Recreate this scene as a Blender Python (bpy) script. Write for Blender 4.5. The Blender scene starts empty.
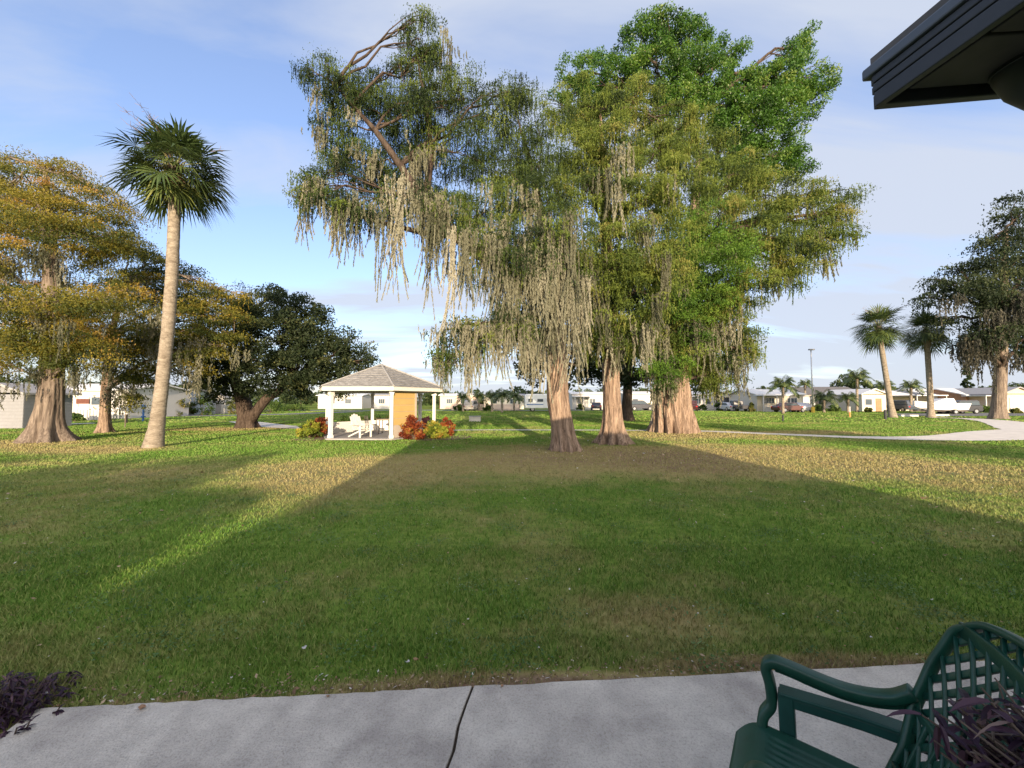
import bpy, bmesh, math, random
import numpy as np
from mathutils import Vector, Matrix

random.seed(7)
rng = np.random.default_rng(11)
PI = math.pi
scene = bpy.context.scene
COL = scene.collection

# ------------------------------------------------------------------ camera
HC = 1.65
F = 390.0
PITCH = math.atan(17 / F)
cp, sp = math.cos(PITCH), math.sin(PITCH)
cam_d = bpy.data.cameras.new('camera')
cam_d.sensor_width = 36
cam_d.lens = F / 1024 * 36
cam_d.clip_start = 0.05
cam_d.clip_end = 5000
cam = bpy.data.objects.new('camera', cam_d)
COL.objects.link(cam)
cam.location = (0, 0, HC)
cam.rotation_euler = (PI / 2 + PITCH, 0, 0)
scene.camera = cam

def ray(px, py):
    r = (px - 512) / F
    u = (384 - py) / F
    return Vector((r, cp - u * sp, sp + u * cp))

def G(px, py, z=0.0):
    d = ray(px, py)
    t = (z - HC) / d.z
    return Vector((d.x * t, d.y * t, z))

def at(px, py, Y):
    d = ray(px, py)
    t = Y / d.y
    return Vector((d.x * t, Y, HC + d.z * t))

# ------------------------------------------------------------------ materials
MATS = {}
def mat(name, col, rough=0.7, var=0.0, scale=8.0, col2=None, bump=0.0, bscale=None, metal=0.0,
        stretch=(1, 1, 1), spec=0.3, lo=0.35, hi=0.65, detail=6):
    if name in MATS:
        return MATS[name]
    m = bpy.data.materials.new(name)
    m.use_nodes = True
    nt = m.node_tree
    b = nt.nodes['Principled BSDF']
    b.inputs['Roughness'].default_value = rough
    b.inputs['Metallic'].default_value = metal
    b.inputs['Specular IOR Level'].default_value = spec
    tc = nt.nodes.new('ShaderNodeTexCoord')
    mp = nt.nodes.new('ShaderNodeMapping')
    mp.inputs['Scale'].default_value = stretch
    nt.links.new(tc.outputs['Object'], mp.inputs['Vector'])
    c2 = col2 if col2 else tuple(c * (1 - var) for c in col)
    n = nt.nodes.new('ShaderNodeTexNoise')
    n.inputs['Scale'].default_value = scale
    n.inputs['Detail'].default_value = detail
    n.inputs['Roughness'].default_value = 0.65
    nt.links.new(mp.outputs['Vector'], n.inputs['Vector'])
    r = nt.nodes.new('ShaderNodeValToRGB')
    r.color_ramp.elements[0].position = lo
    r.color_ramp.elements[0].color = (*c2, 1)
    r.color_ramp.elements[1].position = hi
    r.color_ramp.elements[1].color = (*col, 1)
    nt.links.new(n.outputs['Fac'], r.inputs['Fac'])
    nt.links.new(r.outputs['Color'], b.inputs['Base Color'])
    if bump:
        bn = nt.nodes.new('ShaderNodeBump')
        bn.inputs['Strength'].default_value = bump
        bn.inputs['Distance'].default_value = 0.02
        n2 = nt.nodes.new('ShaderNodeTexNoise')
        n2.inputs['Scale'].default_value = bscale or scale * 4
        n2.inputs['Detail'].default_value = 5
        nt.links.new(mp.outputs['Vector'], n2.inputs['Vector'])
        nt.links.new(n2.outputs['Fac'], bn.inputs['Height'])
        nt.links.new(bn.outputs['Normal'], b.inputs['Normal'])
    MATS[name] = m
    return m

def leaf_mat(name, stops, rough=0.6, trans=0.42, nscale=0.5, namp=0.35, spec=0.25):
    """colour from a per-leaf attribute plus a slow position noise"""
    m = bpy.data.materials.new(name)
    m.use_nodes = True
    nt = m.node_tree
    nt.nodes.remove(nt.nodes['Principled BSDF'])
    out = nt.nodes['Material Output']
    at_ = nt.nodes.new('ShaderNodeAttribute'); at_.attribute_name = 'v'
    tc = nt.nodes.new('ShaderNodeTexCoord')
    n = nt.nodes.new('ShaderNodeTexNoise'); n.inputs['Scale'].default_value = nscale
    n.inputs['Detail'].default_value = 2
    nt.links.new(tc.outputs['Object'], n.inputs['Vector'])
    s = nt.nodes.new('ShaderNodeMath'); s.operation = 'SUBTRACT'; s.inputs[1].default_value = 0.5
    nt.links.new(n.outputs['Fac'], s.inputs[0])
    mu = nt.nodes.new('ShaderNodeMath'); mu.operation = 'MULTIPLY_ADD'
    mu.inputs[1].default_value = namp * 2
    nt.links.new(s.outputs[0], mu.inputs[0]); nt.links.new(at_.outputs['Fac'], mu.inputs[2])
    r = nt.nodes.new('ShaderNodeValToRGB')
    while len(r.color_ramp.elements) < len(stops):
        r.color_ramp.elements.new(0.5)
    for e, (p, c) in zip(r.color_ramp.elements, stops):
        e.position = p; e.color = (*c, 1)
    nt.links.new(mu.outputs[0], r.inputs['Fac'])
    pb = nt.nodes.new('ShaderNodeBsdfPrincipled')
    pb.inputs['Roughness'].default_value = rough
    pb.inputs['Specular IOR Level'].default_value = spec
    nt.links.new(r.outputs['Color'], pb.inputs['Base Color'])
    if trans > 0:
        tl = nt.nodes.new('ShaderNodeBsdfTranslucent')
        nt.links.new(r.outputs['Color'], tl.inputs['Color'])
        mx = nt.nodes.new('ShaderNodeMixShader'); mx.inputs[0].default_value = trans
        nt.links.new(pb.outputs[0], mx.inputs[1]); nt.links.new(tl.outputs[0], mx.inputs[2])
        nt.links.new(mx.outputs[0], out.inputs['Surface'])
    else:
        nt.links.new(pb.outputs[0], out.inputs['Surface'])
    MATS[name] = m
    return m

def glass_mat():
    m = mat('window_glass', (0.06, 0.08, 0.10), rough=0.12, spec=0.6)
    return m

# ------------------------------------------------------------------ object helpers
OFF = {}
def tag(o, label=None, cat=None, group=None, kind=None):
    if label: o['label'] = label
    if cat: o['category'] = cat
    if group: o['group'] = group
    if kind: o['kind'] = kind
    return o

def thing(name, loc, label, cat, group=None):
    # every thing gets its own repeatable random numbers
    global rng
    sd_ = sum((i + 1) * ord(ch) for i, ch in enumerate(label)) % 100003
    rng = np.random.default_rng(sd_); random.seed(sd_)
    o = bpy.data.objects.new(name, None)
    o.empty_display_size = 0.2
    COL.objects.link(o)
    o.location = Vector(loc)
    OFF[o.name] = Vector(loc)
    return tag(o, label, cat, group)

def finish(name, me, material, parent=None, smooth=False):
    o = bpy.data.objects.new(name, me)
    COL.objects.link(o)
    off = Vector((0, 0, 0))
    if parent is not None:
        off = OFF.get(parent.name, off)
        o.parent = parent
        me.transform(Matrix.Translation(-off))
    OFF[o.name] = off
    if material is not None:
        me.materials.append(material)
    if smooth:
        me.polygons.foreach_set('use_smooth', [True] * len(me.polygons))
    return o

class M:
    def __init__(s):
        s.v = []; s.f = []
    def add(s, vs, fs):
        b = len(s.v)
        s.v += [tuple(v) for v in vs]
        s.f += [tuple(b + i for i in f) for f in fs]
        return s
    def box(s, c, d, rz=0.0, M4=None):
        hx, hy, hz = d[0] / 2, d[1] / 2, d[2] / 2
        R = Matrix.Rotation(rz, 3, 'Z') if M4 is None else M4
        vs = [Vector(c) + R @ Vector((x * hx, y * hy, z * hz)) for x in (-1, 1) for y in (-1, 1) for z in (-1, 1)]
        return s.add(vs, [(0, 1, 3, 2), (4, 6, 7, 5), (0, 4, 5, 1), (2, 3, 7, 6), (0, 2, 6, 4), (1, 5, 7, 3)])
    def poly(s, pts, h=None, axis=(0, 0, 1)):
        n = len(pts)
        if h is None:
            return s.add(pts, [tuple(range(n))])
        a = Vector(axis) * h
        vs = [Vector(p) for p in pts] + [Vector(p) + a for p in pts]
        fs = [tuple(range(n))[::-1], tuple(range(n, 2 * n))]
        fs += [(i, (i + 1) % n, n + (i + 1) % n, n + i) for i in range(n)]
        return s.add(vs, fs)
    def tube(s, pts, rad, n=8, cap=True, sq=None):
        pts = [Vector(p) for p in pts]
        if not hasattr(rad, '__len__'): rad = [rad] * len(pts)
        vs = []; fs = []
        up = Vector((0.13, 0.31, 0.94))
        prev = None
        for i, p in enumerate(pts):
            t = (pts[min(i + 1, len(pts) - 1)] - pts[max(i - 1, 0)]).normalized()
            if prev is None:
                a = t.cross(up)
                if a.length < 1e-3: a = t.cross(Vector((1, 0, 0)))
            else:
                a = prev - t * prev.dot(t)
                if a.length < 1e-4: a = t.cross(up)
            a.normalize(); b = t.cross(a); prev = a
            for k in range(n):
                th = 2 * PI * k / n
                vs.append(p + (a * math.cos(th) + b * math.sin(th)) * rad[i])
        m = len(pts)
        for i in range(m - 1):
            for k in range(n):
                fs.append((i * n + k, i * n + (k + 1) % n, (i + 1) * n + (k + 1) % n, (i + 1) * n + k))
        if cap:
            fs.append(tuple(range(n))[::-1]); fs.append(tuple(range((m - 1) * n, m * n)))
        return s.add(vs, fs)
    def cyl(s, p0, p1, r0, r1=None, n=16):
        return s.tube([p0, p1], [r0, r0 if r1 is None else r1], n)
    def sweep(s, pts, w, t, ups, rnd=0.3):
        """rounded rectangular profile, width w across 'up x tangent', thickness t along up"""
        pts = [Vector(p) for p in pts]
        prof = []
        for (sx, sy) in ((1, 1), (-1, 1), (-1, -1), (1, -1)):
            r = rnd * t / 2 * 1.0
            cx, cy = sx * (w / 2 - r), sy * (t / 2 - r)
            a0 = {(1, 1): 0, (-1, 1): 90, (-1, -1): 180, (1, -1): 270}[(sx, sy)]
            for q in (0, 45, 90):
                an = math.radians(a0 + q)
                prof.append((cx + r * math.cos(an), cy + r * math.sin(an)))
        n = len(prof)
        vs = []; fs = []
        for i, p in enumerate(pts):
            tg = (pts[min(i + 1, len(pts) - 1)] - pts[max(i - 1, 0)]).normalized()
            u = Vector(ups[i] if isinstance(ups, list) else ups)
            side = tg.cross(u).normalized(); u2 = side.cross(tg).normalized()
            for (a, b) in prof:
                vs.append(p + side * a + u2 * b)
        m = len(pts)
        for i in range(m - 1):
            for k in range(n):
                fs.append((i * n + k, i * n + (k + 1) % n, (i + 1) * n + (k + 1) % n, (i + 1) * n + k))
        fs.append(tuple(range(n))[::-1]); fs.append(tuple(range((m - 1) * n, m * n)))
        return s.add(vs, fs)
    def build(s, name, material, parent=None, smooth=False, bevel=0.0, fix=True):
        me = bpy.data.meshes.new(name)
        me.from_pydata([tuple(v) for v in s.v], [], s.f)
        if fix:
            bm = bmesh.new(); bm.from_mesh(me)
            bmesh.ops.recalc_face_normals(bm, faces=bm.faces)
            bm.to_mesh(me); bm.free()
        o = finish(name, me, material, parent, smooth)
        if bevel:
            b = o.modifiers.new('bevel', 'BEVEL'); b.width = bevel; b.segments = 2
            b.limit_method = 'ANGLE'
        return o

def children(o):
    return [c for c in bpy.data.objects if c.parent is o]

def copy_tree(o, parent=None):
    kids = children(o)
    c = o.copy(); COL.objects.link(c)
    if parent is not None: c.parent = parent
    for k in kids: copy_tree(k, c)
    return c

def raw_mesh(name, V, faces_n, idx, vattr=None):
    me = bpy.data.meshes.new(name)
    nv = len(V); nf = len(idx) // faces_n
    me.vertices.add(nv); me.vertices.foreach_set('co', V.astype(np.float32).ravel())
    me.loops.add(len(idx)); me.loops.foreach_set('vertex_index', idx.astype(np.int32))
    me.polygons.add(nf); me.polygons.foreach_set('loop_start', (np.arange(nf) * faces_n).astype(np.int32))
    if vattr is not None:
        a = me.attributes.new('v', 'FLOAT', 'POINT'); a.data.foreach_set('value', vattr.astype(np.float32))
    me.update(calc_edges=True)
    return me

def leaves(name, C, U, W, val, material, parent=None):
    """rhombic leaves: centres C, half-axes U (long) and W (wide)"""
    n = len(C)
    V = np.empty((n, 4, 3), np.float32)
    V[:, 0] = C - U; V[:, 1] = C + W - U * 0.1; V[:, 2] = C + U; V[:, 3] = C - W - U * 0.1
    me = raw_mesh(name, V.reshape(-1, 3), 4, np.arange(n * 4), np.repeat(val, 4))
    return finish(name, me, material, parent)

def unit(n):
    d = rng.normal(size=(n, 3)); d /= np.linalg.norm(d, axis=1)[:, None]
    return d

def rand_axes(n, ln, wd, down=0.0, jit=0.35):
    """random leaf axes, long axis biased downwards by 'down'"""
    u = unit(n); u[:, 2] -= down
    u /= np.linalg.norm(u, axis=1)[:, None]
    w = np.cross(u, unit(n)); w /= np.linalg.norm(w, axis=1)[:, None]
    s = rng.uniform(1 - jit, 1 + jit, n)[:, None]
    return u * ln / 2 * s, w * wd / 2 * s

def strands(P, L, R, per_m, leafl, leafw, val, jitter_v=0.12, taper=0.85):
    """hanging strands: each a column of flakes. P (n,3) tops, L lengths, R radii"""
    cnt = np.maximum(3, (L * per_m).astype(int))
    idx = np.repeat(np.arange(len(P)), cnt)
    N = len(idx)
    t = rng.uniform(0, 1, N) ** 1.15
    r = R[idx] * (1 - taper * t)
    sway = rng.uniform(-1, 1, (len(P), 2)) * 0.30
    C = P[idx].copy()
    ang = rng.uniform(0, 2 * PI, N)
    rr = r * np.sqrt(rng.uniform(0, 1, N))
    ph = rng.uniform(0, 6.28, len(P))
    wob = np.sin(t * 7 + ph[idx]) * R[idx] * 0.5 * t
    C[:, 0] += rr * np.cos(ang) + sway[idx, 0] * L[idx] * t ** 2 * 0.5 + wob
    C[:, 1] += rr * np.sin(ang) + sway[idx, 1] * L[idx] * t ** 2 * 0.5
    C[:, 2] -= t * L[idx]
    U, W = rand_axes(N, leafl, leafw, down=1.7)
    return C, U, W, val[idx] + rng.normal(0, jitter_v * .5, N)

# ------------------------------------------------------------------ world and sun
SUN_EL = math.radians(10.0)
SUN_DX = -0.10                     # sun light travels (SUN_DX, 1) over the ground
trav = Vector((SUN_DX, 1, 0)).normalized()
to_sun = (-trav * math.cos(SUN_EL) + Vector((0, 0, math.sin(SUN_EL)))).normalized()
sd = bpy.data.lights.new('sun', 'SUN'); sd.energy = 3.3; sd.angle = math.radians(0.6)
sd.color = (1.0, 0.80, 0.56)
so = bpy.data.objects.new('sun', sd); COL.objects.link(so)
so.rotation_euler = to_sun.to_track_quat('Z', 'Y').to_euler()
so.location = to_sun * 60

w = bpy.data.worlds.new('World'); scene.world = w; w.use_nodes = True
nt = w.node_tree
bg = nt.nodes['Background']; bg.inputs['Strength'].default_value = 0.15
sky = nt.nodes.new('ShaderNodeTexSky'); sky.sky_type = 'NISHITA'; sky.sun_disc = False
sky.sun_elevation = SUN_EL
sky.sun_rotation = math.atan2(to_sun.x, to_sun.y)
sky.air_density = 1.0; sky.dust_density = 0.6; sky.ozone_density = 1.6
tc = nt.nodes.new('ShaderNodeTexCoord')
sep = nt.nodes.new('ShaderNodeSeparateXYZ'); nt.links.new(tc.outputs['Generated'], sep.inputs[0])
def wm(op, a, b=None, c=None):
    n = nt.nodes.new('ShaderNodeMath'); n.operation = op
    for i, x in enumerate((a, b, c)):
        if x is None: continue
        if isinstance(x, (int, float)): n.inputs[i].default_value = x
        else: nt.links.new(x, n.inputs[i])
    return n.outputs[0]
zz = wm('ADD', wm('MAXIMUM', sep.outputs['Z'], 0.0), 0.16)
ux = wm('DIVIDE', sep.outputs['X'], zz); uy = wm('DIVIDE', sep.outputs['Y'], zz)
cmb = nt.nodes.new('ShaderNodeCombineXYZ')
nt.links.new(ux, cmb.inputs[0]); nt.links.new(uy, cmb.inputs[1])
mp = nt.nodes.new('ShaderNodeMapping')
mp.inputs['Rotation'].default_value = (0, 0, math.radians(-28)); mp.inputs['Scale'].default_value = (0.55, 1.7, 1)
mp.inputs['Location'].default_value = (1.3, 0.4, 0)
nt.links.new(cmb.outputs[0], mp.inputs['Vector'])
n1 = nt.nodes.new('ShaderNodeTexNoise'); n1.inputs['Scale'].default_value = 1.15
n1.inputs['Detail'].default_value = 7; n1.inputs['Roughness'].default_value = 0.52; n1.inputs['Distortion'].default_value = 0.5
nt.links.new(mp.outputs[0], n1.inputs['Vector'])
# more cloud to the right of the view than to the left
bias = wm('MULTIPLY', sep.outputs['X'], 0.13)
fac = wm('ADD', n1.outputs['Fac'], bias)
cr = nt.nodes.new('ShaderNodeValToRGB')
cr.color_ramp.elements[0].position = 0.40; cr.color_ramp.elements[0].color = (0, 0, 0, 1)
cr.color_ramp.elements[1].position = 0.60; cr.color_ramp.elements[1].color = (1, 1, 1, 1)
nt.links.new(fac, cr.inputs['Fac'])
mx = nt.nodes.new('ShaderNodeMix'); mx.data_type = 'RGBA'
# the thin layer piles up towards the horizon
low = wm('POWER', wm('SUBTRACT', 1.0, wm('MAXIMUM', sep.outputs['Z'], 0.0)), 5.0)
nt.links.new(wm('MINIMUM', wm('ADD', wm('ADD', wm('MULTIPLY', cr.outputs['Color'], 0.72), 0.16), wm('MULTIPLY', low, 0.55)), 0.93), mx.inputs['Factor'])
tint = nt.nodes.new('ShaderNodeMix'); tint.data_type = 'RGBA'; tint.blend_type = 'MULTIPLY'; tint.inputs['Factor'].default_value = 1
nt.links.new(sky.outputs[0], tint.inputs[6]); tint.inputs[7].default_value = (0.74, 0.75, 0.93, 1)
nt.links.new(tint.outputs[2], mx.inputs[6])
CLOUD = (1.62, 1.76, 2.06)
# thin cloud is brighter towards the low sun behind the camera
glow = wm('MAXIMUM', wm('ADD', wm('MULTIPLY', sep.outputs['Y'], -1.0), 0.15), 0.0)
cl = nt.nodes.new('ShaderNodeVectorMath'); cl.operation = 'SCALE'; cl.inputs[0].default_value = (6.4, 5.5, 4.2)
nt.links.new(glow, cl.inputs['Scale'])
ca = nt.nodes.new('ShaderNodeVectorMath'); ca.operation = 'ADD'; ca.inputs[1].default_value = CLOUD
nt.links.new(cl.outputs[0], ca.inputs[0]); nt.links.new(ca.outputs[0], mx.inputs[7])
nt.links.new(mx.outputs[2], bg.inputs['Color'])

scene.view_settings.view_transform = 'Standard'
scene.view_settings.look = 'None'
scene.view_settings.exposure = 1.5
scene.view_settings.gamma = 1
scene.cycles.use_denoising = True
scene.cycles.denoiser = 'OPENIMAGEDENOISE'
scene.cycles.denoising_input_passes = 'RGB_ALBEDO_NORMAL'
scene.cycles.max_bounces = 5
scene.cycles.diffuse_bounces = 3
scene.cycles.transparent_max_bounces = 6
scene.cycles.sample_clamp_indirect = 6

# ------------------------------------------------------------------ ground
def grass_nodes(m, blade):
    nt = m.node_tree
    b = nt.nodes['Principled BSDF']
    b.inputs['Roughness'].default_value = 0.75
    b.inputs['Specular IOR Level'].default_value = 0.0 if not blade else 0.12
    geo = nt.nodes.new('ShaderNodeNewGeometry')
    def noise(scale, detail=4, rough=0.6):
        n = nt.nodes.new('ShaderNodeTexNoise'); n.inputs['Scale'].default_value = scale
        n.inputs['Detail'].default_value = detail; n.inputs['Roughness'].default_value = rough
        nt.links.new(geo.outputs['Position'], n.inputs['Vector']); return n.outputs['Fac']
    def math_(op, a, b_=None, c_=None, clamp=False):
        n = nt.nodes.new('ShaderNodeMath'); n.operation = op; n.use_clamp = clamp
        for i, x in enumerate((a, b_, c_)):
            if x is None: continue
            if isinstance(x, (int, float)): n.inputs[i].default_value = x
            else: nt.links.new(x, n.inputs[i])
        return n.outputs[0]
    def ramp(fac, stops):
        r = nt.nodes.new('ShaderNodeValToRGB')
        while len(r.color_ramp.elements) < len(stops): r.color_ramp.elements.new(0.5)
        for e, (p, c) in zip(r.color_ramp.elements, stops):
            e.position = p; e.color = (*c, 1)
        nt.links.new(fac, r.inputs['Fac']); return r.outputs['Color']
    def mix(f, a, c):
        n = nt.nodes.new('ShaderNodeMix'); n.data_type = 'RGBA'
        nt.links.new(f, n.inputs['Factor']) if not isinstance(f, float) else None
        for s, x in ((6, a), (7, c)):
            if isinstance(x, tuple): n.inputs[s].default_value = (*x, 1)
            else: nt.links.new(x, n.inputs[s])
        return n.outputs[2]
    k = 1.0
    fine = noise(9.0, 5, 0.7)
    green = ramp(fine, [(0.3, (0.065, 0.115, 0.020)), (0.5, (0.120, 0.190, 0.032)), (0.7, (0.180, 0.250, 0.050))])
    dry = ramp(noise(14.0, 5, 0.7), [(0.3, (0.25, 0.195, 0.085)), (0.55, (0.32, 0.255, 0.12)), (0.75, (0.39, 0.31, 0.17))])
    soil = ramp(noise(20.0, 5, 0.7), [(0.3, (0.13, 0.085, 0.055)), (0.7, (0.29, 0.20, 0.14))])
    # patchiness: large blotches, finer ones inside
    big = noise(0.33, 3, 0.55); mid = noise(1.7, 4, 0.65)
    p = math_('ADD', math_('ADD', math_('MULTIPLY', big, 1.0), math_('MULTIPLY', mid, 0.50)), math_('MULTIPLY', math_('SUBTRACT', noise(5.5, 4, 0.7), 0.3), 0.45))
    def dist(cx, cy, rx, ry):
        vs = nt.nodes.new('ShaderNodeVectorMath'); vs.operation = 'SUBTRACT'
        nt.links.new(geo.outputs['Position'], vs.inputs[0]); vs.inputs[1].default_value = (cx, cy, 0)
        vm = nt.nodes.new('ShaderNodeVectorMath'); vm.operation = 'MULTIPLY'
        nt.links.new(vs.outputs[0], vm.inputs[0]); vm.inputs[1].default_value = (1 / rx, 1 / ry, 0)
        vl = nt.nodes.new('ShaderNodeVectorMath'); vl.operation = 'LENGTH'
        nt.links.new(vm.outputs[0], vl.inputs[0]); return vl.outputs['Value']
    def worn(cx, cy, rx, ry, amt):
        return math_('MULTIPLY', math_('SUBTRACT', 1.0, dist(cx, cy, rx, ry), clamp=True), amt)
    wsum = None
    WORN = [(1.5, 11.0, 6.5, 4.0, 0.50), (5.0, 12.2, 7.0, 4.5, 0.48), (8.5, 19.0, 6.0, 3.5, 0.6), (-3.0, 9.0, 3.5, 4.0, 0.35), (9.5, 9.5, 6.0, 5.0, 0.4),
            (-7.5, 9.0, 5.5, 3.2, 0.30), (-19.0, 15.0, 5.0, 3.0, 0.6), (-14.0, 13.2, 3.5, 1.6, 0.6), (-16.5, 23.0, 4.0, 2.0, 0.8),
            (1.0, 3.0, 1.0, 0.5, 0.3), (14.5, 20.5, 7, 2.0, 0.5), (0.3, 2.28, 1.6, 0.20, 1.6), (-1.2, 2.15, 1.2, .12, 1.2), (2.0, 2.5, 1.4, .13, 1.2)]
    for a in WORN:
        q = worn(*a); wsum = q if wsum is None else math_('ADD', wsum, q)
    p2 = math_('ADD', p, wsum)
    fdry = ramp(p2, [(0.84, (0.04, 0.04, 0.04)), (1.28, (0.95, 0.95, 0.95))])
    # the ramp is clamped to 0..1, so rescale p2 first
    p3 = math_('MULTIPLY', p2, 0.6)
    fdry = ramp(p3, [(0.475, (0.04, 0.04, 0.04)), (0.70, (0.84, 0.84, 0.84))])
    fsoil = ramp(math_('ADD', math_('MULTIPLY', p2, 0.45), math_('MULTIPLY', noise(3.2, 5, 0.75), 0.35)),
                 [(0.73, (0, 0, 0)), (0.87, (0.9, 0.9, 0.9))])
    if blade:
        a = nt.nodes.new('ShaderNodeAttribute'); a.attribute_name = 'v'
        # single blades flip between green and straw
        f = math_('ADD', math_('MULTIPLY', fdry, 1.0), math_('MULTIPLY', math_('SUBTRACT', a.outputs['Fac'], 0.45), 0.7), clamp=True)
        g2 = ramp(a.outputs['Fac'], [(0.0, (0.045, 0.115, 0.012)), (0.5, (0.115, 0.225, 0.034)), (1.0, (0.24, 0.33, 0.08))])
        col = mix(f, g2, dry)
    else:
        col = mix(fdry, green, dry)
        col = mix(fsoil, col, soil)
    nt.links.new(col, b.inputs['Base Color'])
    if not blade:
        bn = nt.nodes.new('ShaderNodeBump'); bn.inputs['Strength'].default_value = 0.3; bn.inputs['Distance'].default_value = 0.04
        nt.links.new(noise(7, 6, 0.75), bn.inputs['Height']); nt.links.new(bn.outputs[0], b.inputs['Normal'])

gm = bpy.data.materials.new('lawn'); gm.use_nodes = True; grass_nodes(gm, False)
bmg = bpy.data.materials.new('grass_blades'); bmg.use_nodes = True; grass_nodes(bmg, True)

g = M()
N = 40
xs = [-900, -300, -120, -60, -30, -15, -8, -4, 0, 4, 8, 15, 30, 60, 120, 300, 900]
ys = [-300, -60, -20, -5, 0, 4, 8, 12, 18, 26, 40, 60, 100, 200, 500, 1500]
vs = [(x, y, 0) for y in ys for x in xs]
fs = [(j * len(xs) + i, j * len(xs) + i + 1, (j + 1) * len(xs) + i + 1, (j + 1) * len(xs) + i) for j in range(len(ys) - 1) for i in range(len(xs) - 1)]
g.add(vs, fs)
tag(g.build('ground', gm), kind='structure')

# --- sidewalk in the foreground (real slab, 6 mm proud, jointed)
def line_at(px):   # far edge of the slab
    return 713 + (px - 40) * (662 - 713) / (1024 - 40)
A = G(40, line_at(40)); B = G(930, line_at(930))
dirx = (B - A).normalized(); nrm = Vector((-dirx.y, dirx.x, 0))
conc = mat('sidewalk_concrete', (0.60, 0.56, 0.50), rough=0.9, col2=(0.36, 0.33, 0.30), scale=2.4, bump=0.5, bscale=110, lo=0.36, hi=0.62, detail=9)
nt2 = conc.node_tree   # fine pits over the broad staining
b2 = nt2.nodes['Principled BSDF']; tcx = nt2.nodes.new('ShaderNodeTexCoord')
nf = nt2.nodes.new('ShaderNodeTexNoise'); nf.inputs['Scale'].default_value = 85; nf.inputs['Detail'].default_value = 4; nf.inputs['Roughness'].default_value = 0.8
nt2.links.new(tcx.outputs['Object'], nf.inputs['Vector'])
rf = nt2.nodes.new('ShaderNodeValToRGB'); rf.color_ramp.elements[0].position = 0.33; rf.color_ramp.elements[0].color = (0.62, 0.60, 0.58, 1)
rf.color_ramp.elements[1].position = 0.52; rf.color_ramp.elements[1].color = (1, 1, 1, 1)
nt2.links.new(nf.outputs['Fac'], rf.inputs['Fac'])
mm = nt2.nodes.new('ShaderNodeMix'); mm.data_type = 'RGBA'; mm.blend_type = 'MULTIPLY'; mm.inputs['Factor'].default_value = 0.8
src = b2.inputs['Base Color'].links[0].from_socket
nt2.links.new(src, mm.inputs[6]); nt2.links.new(rf.outputs[0], mm.inputs[7]); nt2.links.new(mm.outputs[2], b2.inputs['Base Color'])
J = G(473, line_at(473))
s = M()
def slab(t0, t1, skew0=0.0, skew1=0.0, seed=0):
    """one slab between distances t0 and t1 along the edge; slightly ragged edges"""
    rr = random.Random(seed); n = 46; e = []
    for i in range(n + 1):
        t = t0 + (t1 - t0) * i / n
        e.append(A + dirx * t + nrm * rr.uniform(-0.006, 0.006))
    near = []
    crk = [random.Random(i * 13 + 5).uniform(-.016, .016) for i in range(15)]
    p0, p1 = e[0], e[-1]
    cr0 = []; cr1 = []
    for i in range(1, 14):
        f = i / 14
        cr1.append(p1 - nrm * 1.9 * f + dirx * (skew1 * f + crk[i]))
        cr0.append(p0 - nrm * 1.9 * f + dirx * (skew0 * f + crk[i]))
    pts = e + cr1 + [p1 - nrm * 1.9 + dirx * skew1, p0 - nrm * 1.9 + dirx * skew0] + cr0[::-1]
    pts = [(p.x, p.y, -0.02) for p in pts]
    s.poly(pts[::-1], h=0.045)
tJ = (J - A).dot(dirx)
# joint direction read off the ground: from the edge point towards the camera
Jn = G(451, 768); jv = (Jn - J); sk = jv.dot(dirx) / (-jv.dot(nrm)) * 1.9
slab(-0.02, tJ - 0.007, 0.35, sk, 1)
slab(tJ + 0.007, tJ + 5.2, sk, sk, 2)
tag(s.build('sidewalk', conc, bevel=0.004), kind='structure')
s = M(); q0 = A + dirx * tJ + nrm * .01; q1 = q0 - nrm * 1.9 + dirx * sk
s.poly([(q0.x - .03, q0.y, .012), (q0.x + .03, q0.y, .012), (q1.x + .03, q1.y, .012), (q1.x - .03, q1.y, .012)][::-1])
tag(s.build('sidewalk_joint', mat('joint_dirt', (.05, .04, .03), var=.4, scale=30, rough=1)), kind='structure')

# ---- paths and streets
pathm = mat('path_concrete', (0.70, 0.64, 0.57), rough=0.9, var=0.22, scale=2.0, bump=0.2, bscale=40)
asph = mat('street_asphalt', (0.17, 0.165, 0.16), rough=0.9, var=0.3, scale=1.2, bump=0.3, bscale=60)
PATHS = []
def strip(name, pts, widths, z, m):
    pts = [Vector(p) for p in pts]
    # smooth the polyline
    def cr(p0, p1, p2, p3, t):
        return 0.5 * ((2 * p1) + (-p0 + p2) * t + (2 * p0 - 5 * p1 + 4 * p2 - p3) * t * t + (-p0 + 3 * p1 - 3 * p2 + p3) * t ** 3)
    P = []; Wd = []
    for i in range(len(pts) - 1):
        a = pts[max(i - 1, 0)]; d = pts[min(i + 2, len(pts) - 1)]
        for k in range(8):
            t = k / 8; P.append(cr(a, pts[i], pts[i + 1], d, t)); Wd.append(widths[i] * (1 - t) + widths[i + 1] * t)
    P.append(pts[-1]); Wd.append(widths[-1])
    PATHS.append((np.array([(p.x, p.y) for p in P]), np.array(Wd)))
    m_ = M(); vs = []
    for i, p in enumerate(P):
        t = (P[min(i + 1, len(P) - 1)] - P[max(i - 1, 0)]); t.z = 0; t.normalize()
        n = Vector((-t.y, t.x, 0))
        jl = random.uniform(-0.04, 0.04)
        vs += [(*(p + n * (Wd[i] / 2 + jl)).xy, z), (*(p - n * (Wd[i] / 2 + jl)).xy, z)]
    m_.add(vs, [(2 * i, 2 * i + 1, 2 * i + 3, 2 * i + 2) for i in range(len(P) - 1)])
    return tag(m_.build(name, m), kind='structure')
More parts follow.
